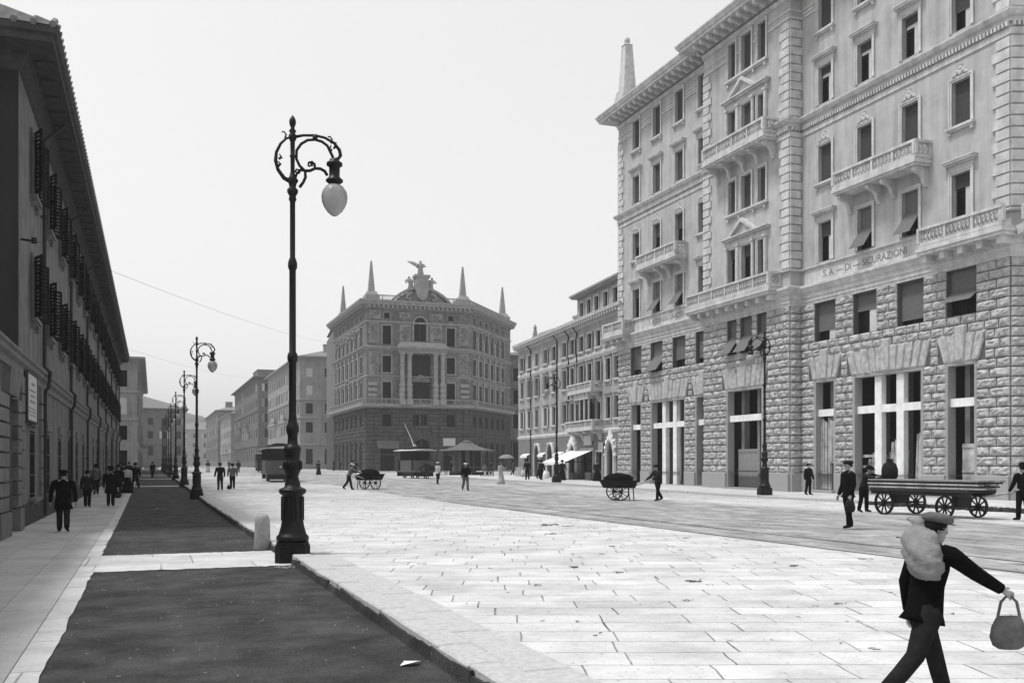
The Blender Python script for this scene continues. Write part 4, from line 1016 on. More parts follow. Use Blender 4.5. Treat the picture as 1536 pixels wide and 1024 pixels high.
# ------------------------------------------------------------------ the ornate palace facing the square
def palace():
    rr = random.Random(31); ox, oy = PFL
    root = empty('palace', (ox, oy, 0), 'ornate dark based corner palace with coupled columns, crowning statue group and roof obelisks', 'building')
    W = lambda p: (p[0]-ox, p[1]-oy)
    back = (66, 190); path = [W(p) for p in (PFL, PL, PR, PFR)]
    full = [W(back)]+path
    F = {'L': Face(root, path[0], path[1]), 'C': Face(root, path[1], path[2]), 'R': Face(root, path[2], path[3]), 'K': Face(root, path[3], W(back)), 'K2': Face(root, W((34,196)), path[0])}
    LC = [2.6,6.0,9.6,13.2,16.8,20.4,24.2]; RC = [2.0,4.9,7.8,10.7,13.6,16.4]
    CC = [3.2, 13.5]; Lm = F['C'].L
    rowsz = [(20.7,2.9),(16.3,2.6),(11.4,3.4),(7.9,1.9)]
    ops = {'L': [], 'R': [], 'C': []}
    for k, cs in (('L', LC), ('R', RC), ('C', CC)):
        for s in cs:
            for z, hh in rowsz: ops[k].append((s-.68, s+.68, z, z+hh))
            ops[k].append((s-.45, s+.45, 24.75, 25.6))
    ops['C'] += [(7.55,9.45,21.4,25.05),(6.75,10.35,11.9,19.2),(7.4,8.35,8.0,9.8),(8.7,9.6,8.0,9.8),(7.55,10.0,.6,5.95)]
    ops['C'] += [(2.2,4.4,.8,4.6),(12.3,14.5,.8,4.6)]
    for k, cs in (('L', LC), ('R', RC)): ops[k] += [(s-.85, s+.85, .7, 5.6) for s in cs]
    up, lo = MB(), MB()
    for k, f in F.items():
        up.T = lo.T = f.T; o = ops.get(k, [])
        wall(up, 0, f.L, 11.2, 26.6, [q for q in o if q[2] > 11], .35); wall(lo, 0, f.L, -1, 11.2, [q for q in o if q[2] < 11], .4)
    up.build('wall', 'cstone', root)
    for k in ('L','R'):
        lo.T = F[k].T
        for s in (LC if k == 'L' else RC): arch_fill(lo, s-.85, s+.85, 5.6, 0, .4)
    lo.T = F['C'].T; arch_fill(lo, 7.55, 10.0, 5.95, 0, .4); lo.build('ground_storey_wall', 'cstone_dark', root)
    m = MB(F['C'].T); arch_fill(m, 7.55, 9.45, 25.05, 0, .35); m.build('arch_spandrels', 'cstone', root)
    # banded masonry of the two lower storeys
    m = MB()
    for k in ('L','C','R'):
        f = F[k]; m.T = f.T
        for c in range(17):
            z = .9+c*.6; cuts = [(0, f.L)]
            for a, b, p, q in [o for o in ops[k] if o[2] < 11]:
                if p-.15 < z+.3 < q+.15:
                    new = []
                    for u, v in cuts:
                        if b+.12 <= u or a-.12 >= v: new.append((u,v)); continue
                        if a-.12 > u: new.append((u, a-.12))
                        if b+.12 < v: new.append((b+.12, v))
                    cuts = new
            for u, v in cuts:
                n = max(1, round((v-u)/1.3))
                for i in range(n):
                    a, b = u+(v-u)*i/n+.03, u+(v-u)*(i+1)/n-.03; o = rr.uniform(.1,.16)
                    m.hexa([(a+.03,-o,z+.07),(b-.03,-o,z+.07),(b,.01,z+.03),(a,.01,z+.03),(a+.03,-o,z+.53),(b-.03,-o,z+.53),(b,.01,z+.57),(a,.01,z+.57)])
    m.T = F['C'].T
    for k in range(13):                     # voussoirs round the portal
        an = PI*(k+.5)/13; c0, s0 = -math.cos(an), math.sin(an); d = .12
        P = lambda r, a: (8.78+r*-math.cos(a), r*math.sin(a)+4.72)
        a0, a1 = PI*k/13+.02, PI*(k+1)/13-.02
        q = [P(1.25,a0),P(1.25,a1),P(2.7,a1),P(2.7,a0)]; m.prism(q, -.24, .0)
    m.T = None; m.build('banded_masonry', 'cstone_dark', root)
    # mouldings
    def sw(name, prof, mt='ctrim', pth=full):
        m = MB(); sweep(m, pth, prof); return m.build(name, mt, root)
    bay = [W(PL)]; fc = F['C']
    sw('balcony_slab', [(0,10.75),(.25,10.8),(.8,10.95),(.9,11.0),(.9,11.22),(0,11.25)])
    sw('string_course', [(0,15.6),(.08,15.65),(.08,15.8),(0,15.85)]); 
    sw('middle_cornice', [(0,19.75),(.1,19.8),(.15,20.0),(.42,20.1),(.48,20.3),(0,20.42)])
    sw('upper_band', [(0,24.0),(.12,24.05),(.2,24.3),(0,24.35)])
    sw('cornice', [(0,26.2),(.15,26.25),(.25,26.6),(1.0,26.75),(1.05,27.0),(1.2,27.15),(1.25,27.45),(0,27.6)])
    m = MB(); m.box(-.16, .16, -.85, -.05, 26.35, 26.72); cb = m.mesh('cornice_block', 'ctrim')
    for k in ('L','C','R'):
        f = F[k]; n = int(f.L/.72)
        for i in range(n): link('cornice_block', cb, root, f.at((i+.5)*f.L/n, 0, 0), f.a)
    m = MB(); off = []
    T0 = [Vector(p) for p in path]
    for k in ('L','C','R'): m.T = F[k].T; balustrade(m, [(-.3 if k != 'C' else -.8,-.78),(F[k].L+(.8 if k != 'R' else 0),-.78)], 11.25, 12.2, rr, step=.4, post=1.8, t=.07)
    m.T = None; m.build('balcony_balustrade', 'ctrim', root)
    m = MB()
    for k in ('L','C','R'): m.T = F[k].T; balustrade(m, [(.3,.4),(F[k].L-.3,.4)], 27.55, 28.45, rr, step=.45, post=2.2, t=.06)
    m.T = None; m.build('roof_balustrade', 'ctrim', root)
    # windows
    for k, cs in (('L', LC), ('R', RC), ('C', CC)):
        for s in cs:
            for i, (z, hh) in enumerate(rowsz): window(F[k], s, z, 1.36, hh, .16 if i < 3 else .1, .34, None, hood=(i == 2), sill=(i == 1), tm='ctrim' if i < 3 else 'cstone_dark', sash=False)
            window(F[k], s, 24.75, .9, .85, .08, .25, None, sill=False, tm='ctrim', sash=False)
            if k != 'C':
                m = MB(F[k].T); m.box(s-.83, s+.83, .4, .45, .7, 5.6); w = m.build('shop_window', 'pane', root)
                m = MB(F[k].T); m.box(s-.85, s+.85, .25, .38, 3.9, 4.1); m.box(s-.06, s+.06, .27, .36, .7, 3.9); m.build('glazing_bar', 'cstone_dark', w)
    for a, b in ((2.2,4.4),(12.3,14.5)):
        m = MB(fc.T); m.box(a-.02, b+.02, .4, .45, .7, 4.7); w = m.build('shop_window', 'pane', root); m = MB(fc.T); m.box(a, b, .3, .38, 3.4, 3.6); m.build('glazing_bar', 'cstone_dark', w)
    for a, b, z, t in ((7.5,9.5,21.4,25.05),(6.7,10.4,11.9,19.3),(7.4,8.35,8,9.8),(8.7,9.6,8,9.8),(7.5,10.05,.5,6)):
        m = MB(fc.T); y = .36 if z != 11.9 else 1.2; m.box(a, b, y, y+.05, z, t)
        nm = 'portal_door' if z < 1 else 'window'; w = m.build(nm, 'pane' if z != 11.9 else 'sash', root)
        m = MB(fc.T); m.box((a+b)/2-.06, (a+b)/2+.06, y-.06, y-.004, z, t); m.build('mullion', 'cstone_dark', w)
    m = MB(fc.T); m.box(6.7, 10.4, .36, 1.2, 15.4, 15.6); m.box(6.75, 6.8, .3, 1.2, 11.9, 19.2); m.box(10.3, 10.35, .3, 1.2, 11.9, 19.2); m.box(7.1,10,-.5,1.1,14.9,15.15)
    m.prism([(6.9,15.15),(8.55,16.1),(10.2,15.15)], -.4, .9); m.build('loggia', 'cstone', root)
    # projecting columned centre
    m = MB(fc.T); m.box(4.9, 12.5, -1.15, .0, 19.35, 19.75); m.box(4.7, 12.7, -1.35, .0, 19.75, 20.05); m.box(4.55, 12.85, -1.6, .0, 20.05, 20.4); m.hexa([(4.7,-1.4,20.4),(12.7,-1.4,20.4),(12.7,0,20.4),(4.7,0,20.4),(5.2,-.9,21.1),(12.2,-.9,21.1),(12.2,0,21.1),(5.2,0,21.1)]); m.build('entablature', 'ctrim', root)
    for s in (5.5, 6.65, 10.85, 12.0):
        T = fc.T @ Matrix.Translation((s, -.75, 0)); m = MB(T); m.box(-.5, .5, -.48, .48, 11.25, 12.1)
        m.lathe([(.42,12.1),(.42,12.5),(.5,12.55),(.5,12.95),(.42,13.0),(.42,13.3),(.5,13.35),(.5,13.75),(.42,13.8),(.42,14.1),(.5,14.15),(.5,14.5),(.38,14.6),(.38,14.7),(.36,14.8),(.34,18.6),(.38,18.7),(.36,18.85),(.5,19.1),(.5,19.2)], 14); m.box(-.5, .5, -.5, .5, 19.2, 19.36); m.build('column', 'ctrim', root)
    m = MB(fc.T); T = fc.T
    for s, r in ((7.35,.16),(9.65,.16)): m.tube([(s,-.15,21.4),(s,-.15,24.1)], r, 8)
    pts = [(8.5-1.1*math.cos(PI*k/12), -.12, 24.1+1.1*math.sin(PI*k/12)) for k in range(13)]; m.tube(pts, .14, 6); m.build('arch_moulding', 'ctrim', root)
    # carved panels and garlands: relief lumps
    def relief(f, a, b, z0, z1, n, name='carved_panel', mt='ctrim'):
        m = MB(f.T); m.box(a, b, -.06, .01, z0, z1)
        for k in range(n):
            s, z = rr.uniform(a+.15, b-.15), rr.uniform(z0+.2, z1-.2); r = rr.uniform(.12, .26); an = rr.uniform(0, PI)
            m.tube([(s-r*math.cos(an),-.08,z-r*math.sin(an)),(s,-.34,z),(s+r*math.cos(an),-.08,z+r*math.sin(an))], [r*.4,r*.6,r*.3], 6)
        m.build(name, mt, root)
    for a, b in ((.35,1.9),(14.9,16.4)): relief(fc, a, b, 20.9, 24.0, 34); relief(fc, a, b, 15.9, 19.6, 34)
    relief(fc, 5.3, 7.0, 21.3, 23.9, 26); relief(fc, 10.1, 12.0, 21.3, 23.9, 26)
    relief(fc, .5, 2.2, 24.6, 26.0, 10); relief(fc, 5.2, 6.9, 24.9, 25.8, 8); relief(fc, 10.2, 12.0, 24.9, 25.8, 8)
    for k, cs in (('L', LC), ('R', RC)):
        f = F[k]; e = [0]+[(a+b)/2 for a, b in zip(cs, cs[1:])]+[f.L]
        for s in e[1:-1]:
            relief(f, s-.55, s+.55, 22.2, 24.0, 12)
            m = MB(f.T); m.box(s-.32, s+.32, -.22, .0, 12.2, 15.5); m.box(s-.32, s+.32, -.2, .0, 16.0, 19.7); m.box(s-.4, s+.4, -.28, 0, 15.1, 15.5); m.box(s-.4, s+.4, -.26, 0, 19.3, 19.7); m.box(s-.3, s+.3, -.14, 0, 20.45, 22.2); m.build('pilaster', 'ctrim', root)
        relief(f, cs[3]-.9, cs[3]+.9, 15.0, 16.3, 18, 'cartouche')
    for s in (.25, Lm-1.6):
        for q in range(3): m = MB(fc.T); m.box(s, s+1.4, -.2, 0, 12.4+q*.9, 12.95+q*.9); m.build('rusticated_band', 'ctrim', root)
    # crowning pediment, shield and statues
    m = MB(fc.T); c = 8.55; arc = [(c-4.7+9.4*k/16, 27.6+2.3*math.sin(PI*k/16)**.8) for k in range(17)]
    m.prism(arc+[(c+4.2,27.62),*[(c+4.2-8.4*k/16, 27.55+1.95*math.sin(PI*k/16)**.8) for k in range(1,16)],(c-4.2,27.62)], -1.0, .6)
    m.prism([(c-4.1+8.2*k/16, 27.5+1.9*math.sin(PI*k/16)**.8) for k in range(17)], -.35, .5); ped = m.build('pediment', 'ctrim', root)
    m = MB(fc.T)
    for sg in (-1, 1): m.tube([(c+sg*1.5,-.6,28.9),(c+sg*2.2,-.8,28.5),(c+sg*2.4,-.8,27.9),(c+sg*1.9,-.8,27.7),(c+sg*1.7,-.8,28.1)], [.3,.28,.22,.2,.14], 8)
    m.prism([(c-1.0,31.2),(c+1.0,31.2),(c+1.05,29.3),(c+.7,28.1),(c,27.5),(c-.7,28.1),(c-1.05,29.3)], -1.5, -.4)
    m.box(c-1.25, c+1.25, -1.6, .3, 31.2, 31.6); m.box(c-1.0, c+1.0, -.4, .4, 27.6, 31.2); m.build('shield', 'ctrim', ped)
    def statue(s, z, H, wings, lean, nm):
        m = MB(fc.T @ Matrix.Translation((s, -.5, z)))
        m.ell([(0,.62*H*.3,.5*H*.3),(H*.15,.22*H,.18*H),(H*.45,.16*H,.13*H),(H*.62,.2*H,.13*H,lean*.3),(H*.78,.2*H,.12*H,lean*.5),(H*.85,.07*H,.06*H,lean*.6),(H*.88,.08*H,.08*H,lean*.7),(H*.97,.085*H,.09*H,lean*.7),(H,.04*H,.04*H,lean*.7)], 12)
        m.tube([(lean*.5-.2*H,0,.76*H),(lean*.5-.34*H,-.1*H,.6*H),(lean*.5-.24*H,-.2*H,.48*H)], [.07*H,.055*H,.045*H], 7)
        m.tube([(lean*.5+.2*H,0,.76*H),(lean*.5+.3*H,-.1*H,.62*H),(lean*.5+.16*H,-.22*H,.56*H)], [.07*H,.055*H,.045*H], 7)
        if wings:
            for sg in ((-1,) if wings == 1 else (-1, 1)):
                m.rings([[(sg*.1*H,.1*H,.78*H),(sg*.1*H,.16*H,.78*H),(sg*.12*H,.16*H,.5*H),(sg*.12*H,.1*H,.5*H)],[(sg*.5*H,.16*H,.98*H),(sg*.5*H,.2*H,.98*H),(sg*.42*H,.2*H,.7*H),(sg*.42*H,.16*H,.7*H)],[(sg*.85*H,.2*H,.97*H),(sg*.85*H,.22*H,.97*H),(sg*.82*H,.22*H,.9*H),(sg*.82*H,.2*H,.9*H)]])
        return m.build(nm, 'ctrim', root, smooth=True)
    statue(8.45, 31.6, 2.35, 1, 0, 'winged_statue'); statue(6.9, 29.2, 2.2, 0, -.4, 'seated_statue'); statue(10.1, 29.2, 2.2, 0, .3, 'seated_statue')
    for x, y in (F['C'].at(.9,.9,0)[:2], F['C'].at(15.7,.9,0)[:2], F['L'].at(4.3,.9,0)[:2], F['R'].at(19,.9,0)[:2]):
        m = MB(Matrix.Translation((x, y, 0))); m.taper(-1.1,1.1,-1.1,1.1,27.4,28.3,.0); m.taper(-.95,.95,-.95,.95,28.3,28.9,.25); m.taper(-.5,.5,-.5,.5,28.9,33.4,.36); m.lathe([(.05,33.35),(.16,33.5),(.16,33.65),(.03,33.8)], 8); m.build('obelisk', 'ctrim', root)
    m = MB(); m.face([(*W(p), 27.58) for p in (PFL, PL, PR, PFR, back, (34,196))]); m.build('roof', 'roof', root)
    O = Vector((ox, oy, 0))
    a = tuple(Vector(fc.at(13.2,-.1,4.95))+O)
    m = MB(); m.box(-1.0,1.0,-.12,-.02,0,1.1); m.box(-1.06,1.06,-.14,-.01,1.1,1.16); m.box(-1.06,1.06,-.14,-.01,-.06,0); tag(m.build('sign_board', 'sign', None, a, fc.a), 'square pale sign board on the dark palace wall above the kiosk', 'sign')
    a = tuple(Vector(fc.at(3.3,-.1,4.75))+O)
    m = MB(); m.hexa([(-1.7,-.9,-.2),(1.7,-.9,-.2),(1.7,-.88,-.16),(-1.7,-.88,-.16),(-1.7,0,.9),(1.7,0,.9),(1.7,.02,.94),(-1.7,.02,.94)]); m.box(-1.7,1.7,-.92,-.9,-.4,-.18); tag(m.build('shop_awning', 'tramgrey', None, a, fc.a), 'grey shop awning on the palace front above the tram', 'awning')
palace()

# ------------------------------------------------------------------ houses down the street
g0 = 'houses lining the far street'
r5 = [(21.3,2.0),(17.3,2.2),(13.2,2.3),(9.0,2.3),(2.0,3.4)]
house('pale five storey corner house with low tiled roof and three chimneys, beyond the palace', [(31.6,276),(31.6,216),(60,212),(62,270)], 25.6, -2, r5, {0: 13, 1: 7}, 'farwall', 'ctrim', [(6.3,.3),(12.2,.25),(16.3,.3)], 1.0, 3.2, [(40,226,3.0,1.2,29.6),(44,226,1.6,1.2,29.7),(46.5,226,1.0,1.0,29.4)], (1.5,), group=None)
house('tall dark grey house with a flat block on its roof, beyond the pale corner house', [(30.6,372),(30.6,292),(52,290),(52,372)], 27.6, -2, [(23.6,2.2),(19,2.4),(14.5,2.4),(10,2.4),(3,3.6)], {0: 11, 1: 4}, 'farwall2', 'farwall2', [(7.5,.3),(17.8,.3)], 1.4, 2.2, [(37,318,9,14,31.5)], (1.6,), group=None)
house('low pale gabled house with open shutters next to the tall dark grey house', [(30.2,440),(30.2,384),(50,384),(50,440)], 21.5, -2, [(17,2.2),(12.5,2.4),(8,2.4),(3,3)], {0: 8, 1: 3}, 'farwall', 'ctrim', [(6.4,.3)], 1.0, 2.6, [(36,400,2,2,26)], (1.6,))
house('dim grey house block with chimneys fading into haze on the right side', [(29.6,540),(29.6,448),(52,448),(52,540)], 26, -2, [(21,2.4),(16,2.4),(11,2.6),(4,4)], {0: 10, 1: 3}, 'farwall2', 'farwall2', [(9,.3)], 1.0, 3, [(36,470,3,3,31),(38,500,2.5,3,31)], (1.8,))
house('faintest hazy house block at the end of the street', [(12,690),(12,640),(70,640),(70,690)], 24, -2, [(19,2.6),(13,2.6),(6,3)], {0: 6, 1: 9}, 'farwall', 'farwall', [], 1.0, 5, [], (1.8,))
# behind the palace on the right
house('narrow dim house glimpsed between the palace and the faded house', [(62.6,174.5),(70.5,166.5),(86,180),(76,190)], 22.4, -2, [(17.8,2.4),(13.4,2.6),(8.8,2.6),(3,3.2)], {0: 4}, 'tplaster', 'ctrim', [(6.6,.3),(16.4,.3),(12.1,.2)], .6, 1.6, [], (1.2,), (6.6,'cstone_dark'))
# left side
house('grey house with projecting eave standing at the end of the long dark building', [(-14,139),(-1.15,139),(-.75,205),(-14,205)], 16.0, -1, [(12.3,2.2),(8.6,2.3),(5.2,1.9),(1.4,2.4)], {0: [4.2,7.6,11], 1: 14}, 'farwall', 'ctrim', [(7.9,.2),(11.6,.2)], .95, 1.6, [], (1.15,))
house('hazy house with a broad low gable closing the left footway', [(-40,338),(12,338),(12,380),(-40,380)], 20.2, -2, [(15,2.2),(10.5,2.4),(5,3)], {0: 12}, 'farwall2', 'farwall2', [(8.5,.3)], 1.0, 5.0, [], (1.6,))
m = MB()
hx = [(-260,520),(-120,500),(-20,540),(40,620),(90,700)]
def hill():
    m = MB(); g = {}; rr = random.Random(2); nx, ny = 60, 20
    for i in range(nx+1):
        for k in range(ny+1):
            x = -320+620*i/nx; y = 720+300*k/ny; u = (x+320)/620
            z = 55*math.exp(-((x+60)/170)**2)*math.sin(PI*min(1, k/ny*.9+.1))+rr.uniform(-1.5,1.5)+4*math.sin(x*.05)
            g[i,k] = m.p(x, y, max(-1, z))
    for i in range(nx):
        for k in range(ny): m.f.append([g[i,k],g[i+1,k],g[i+1,k+1],g[i,k+1]])
    return tag(m.build('hill', 'hill', smooth=True), kind='structure')
hill()
# ------------------------------------------------------------------ street lamps
def arc(cx, cz, r, a0, a1, n=14, rx=1.0): return [(cx+r*rx*math.cos(rad(a0+(a1-a0)*k/n)), 0, cz+r*math.sin(rad(a0+(a1-a0)*k/n))) for k in range(n+1)]
def spiral(cx, cz, r0, r1, a0, turns, n=22):
    return [(cx+(r0+(r1-r0)*k/n)*math.cos(rad(a0)+turns*2*PI*k/n), 0, cz+(r0+(r1-r0)*k/n)*math.sin(rad(a0)+turns*2*PI*k/n)) for k in range(n+1)]
def make_lamp():
    root = empty('street_lamp', (0,0,0), 'x', 'street lamp', 'cast iron lamps along the kerbs')
    m = MB(); c = .1
    for z0, z1, w in ((-.15, .33, .325), (.33, .39, .3)):
        q = [(-w,-w+c),(-w+c,-w),(w-c,-w),(w,-w+c),(w,w-c),(w-c,w),(-w+c,w),(-w,w-c)]; m.rings([[(x,y,z0) for x,y in q],[(x,y,z1) for x,y in q]])
    m.build('plinth', 'iron', root)
    m = MB(); m.lathe([(.22,.39),(.30,.41),(.31,.46),(.3,.5),(.265,.53),(.25,.58),(.222,.68),(.205,.78),(.196,.92),(.193,1.25),(.2,1.28),(.245,1.31),(.26,1.35),(.25,1.39),(.21,1.41),(.15,1.44),(.145,1.5),(.125,1.56),(.11,1.64),(.125,1.68),(.15,1.74),(.165,1.84),(.155,1.92),(.133,1.96),(.147,2.02),(.148,2.08),(.163,2.13),(.163,2.18),(.12,2.22),(.098,2.26),(.092,2.38),(.1,2.43),(.122,2.5),(.12,2.58),(.092,2.63),(.082,2.7),(.072,2.8),(.07,3.8),(.095,3.83),(.1,3.9),(.09,3.96),(.064,4.0),(.062,5.55),(.085,5.6),(.088,5.68),(.07,5.75),(.05,5.8),(.05,6.85),(.075,6.9),(.06,6.96),(.1,7.03),(.105,7.08),(.06,7.13),(.075,7.2),(.11,7.26),(.06,7.34),(.04,7.42),(.042,7.7),(.06,7.72),(.042,7.75),(.045,8.0),(.075,8.06),(.075,8.12),(.045,8.16),(.07,8.2),(.035,8.25),(.04,8.28),(.06,8.33),(.066,8.38),(.05,8.44),(.01,8.5)], 20)
    for k in range(10):
        a = 2*PI*k/10; m.tube([(.2*math.cos(a),.2*math.sin(a),.8),(.2*math.cos(a),.2*math.sin(a),1.25)], .018, 5); m.tube([(.158*math.cos(a),.158*math.sin(a),1.76),(.168*math.cos(a),.168*math.sin(a),1.85),(.158*math.cos(a),.158*math.sin(a),1.93)], .016, 5)
    m.build('column', 'iron', root, smooth=True)
    m = MB()
    m.tube([(-.04,0,7.24),(-.16,0,7.3),(-.27,0,7.45),(-.315,0,7.62),(-.3,0,7.78),(-.22,0,7.95),(-.12,0,8.05),(-.05,0,8.08)], [.045,.04,.034,.034,.03,.026,.022,.02], 8)
    m.tube([(.06,0,8.1),(.2,0,8.135),(.42,0,8.15),(.6,0,8.12),(.78,0,8.03),(.88,0,7.9),(.9,0,7.8),(.86,0,7.74),(.79,0,7.72)], [.03,.026,.026,.026,.03,.034,.036,.03,.025], 8)
    m.tube([(.23,0,7.46),(.13,0,7.55),(.07,0,7.68),(.075,0,7.84),(.16,0,7.97),(.28,0,8.05),(.42,0,8.07),(.55,0,8.04),(.65,0,7.97),(.71,0,7.85),(.76,0,7.75)], .027, 8)
    m.tube([(.23,0,7.46),(.33,0,7.47),(.42,0,7.52),(.52,0,7.52),(.6,0,7.48),(.65,0,7.4)], .03, 7)
    m.tube([(.42,0,7.52),(.41,0,7.6),(.36,0,7.64),(.3,0,7.62),(.29,0,7.57),(.33,0,7.55)], [.024,.026,.026,.024,.02,.02], 6)
    m.tube([(.05,0,7.3),(.08,0,7.4),(.15,0,7.47),(.23,0,7.46),(.24,0,7.34),(.2,0,7.24),(.13,0,7.14)], [.02,.024,.03,.03,.03,.028,.03], 7)
    m.tube([(.05,0,7.42),(.07,0,7.48),(.12,0,7.47),(.13,0,7.42),(.1,0,7.4)], .02, 6)
    for x, z in ((-.14,8.13),(.72,8.1)): m.tube([(x,0,z-.08),(x+.02,0,z),(x-.02,0,z+.05),(x-.06,0,z+.04)], [.02,.016,.014,.016], 6)
    for x, z, a in ((-.27,7.52,40),(-.26,7.66,20),(.74,7.9,200),(.82,7.96,220),(.36,7.56,100)): m.tube([(x,0,z),(x+.06*math.cos(rad(a)),0,z+.06*math.sin(rad(a))),(x+.05*math.cos(rad(a+50)),0,z+.09)], [.03,.025,.01], 5)
    m.tube([(.42,0,8.08),(.42,0,8.14)], .05, 6); m.build('scroll_arm', 'iron', root, smooth=True)
    m = MB(); L = .785
    m.lathe([(.02,7.74),(.09,7.72),(.1,7.68),(.15,7.65),(.155,7.6),(.105,7.57),(.1,7.4),(.12,7.36),(.165,7.32),(.165,7.29),(.11,7.25),(.1,7.22)], 16, (L, 0)); ln = m.build('lantern', 'iron', root, smooth=True)
    m = MB(); m.lathe([(.11,7.23),(.17,7.19),(.23,7.1),(.25,7.0),(.24,6.9),(.2,6.8),(.14,6.71),(.06,6.64),(.01,6.62)], 24, (L, 0)); m.build('globe', 'globe', ln, smooth=True)
    return root
lamp0 = make_lamp()
spots = [(2.6,18.7,-8,'tall black lamp nearest the camera, its plinth breaking the kerb beside the granite bollard'),
 (2.45,53.1,-6,'second black lamp along the left kerb, behind the nearest one'),(2.55,74.1,-6,'third black lamp along the left kerb, partly hidden by the second'),
 (2.6,97.9,-6,'fourth black lamp along the left kerb'),(2.6,117.7,-4,'fifth black lamp along the left kerb, small in the distance'),(2.6,131,-4,'sixth black lamp along the left kerb, thin in the distance'),
 (2.6,146.5,-4,'seventh black lamp along the left kerb, thin and hazy'),(2.6,163,-4,'eighth black lamp along the left kerb, very thin and hazy'),(2.6,180,-4,'farthest hazy lamp along the left kerb'),
 (29.9,42.15,172,'black lamp on the far footway in front of the rock faced block'),(29.8,69.05,176,'black lamp on the far footway in front of the faded house')]
for i, (x, y, a, lb) in enumerate(spots):
    o = lamp0 if i == 0 else copy_tree(lamp0)
    o.location = (x, y, (0.0 if x < 10 else .3)+h(y)); o.rotation_euler = (0, 0, rad(a)); o['label'] = lb
# granite bollard
m = MB(); m.lathe([(.185,-.05),(.185,.02),(.18,.1),(.16,.62),(.152,.69),(.125,.745),(.06,.78),(.01,.785)], 20)
tag(m.build('bollard', 'bollard', None, (2.37, 21.75, .0), smooth=True), 'short round topped granite bollard left of the nearest lamp', 'bollard')
# overhead wires
def wire(a, b, sag, lb, r=.022):
    m = MB(); A, B = Vector(a), Vector(b); n = 24
    m.tube([tuple((A+(B-A)*(k/n)+Vector((0,0,-sag*4*(k/n)*(1-k/n))))-A) for k in range(n+1)], r, 4)
    tag(m.build('overhead_wire', 'ironw', None, a), lb, 'wire')
wire((-3.06, 32.0, 8.52), (31.8, 150, 21), 1.2, 'thin overhead wire running from the dark wall bracket to the palace', .006)
wire((-2.2, 104, 13.6), (31.6, 216.5, 21), 1.5, 'thin overhead wire crossing high above the distant street', .008)
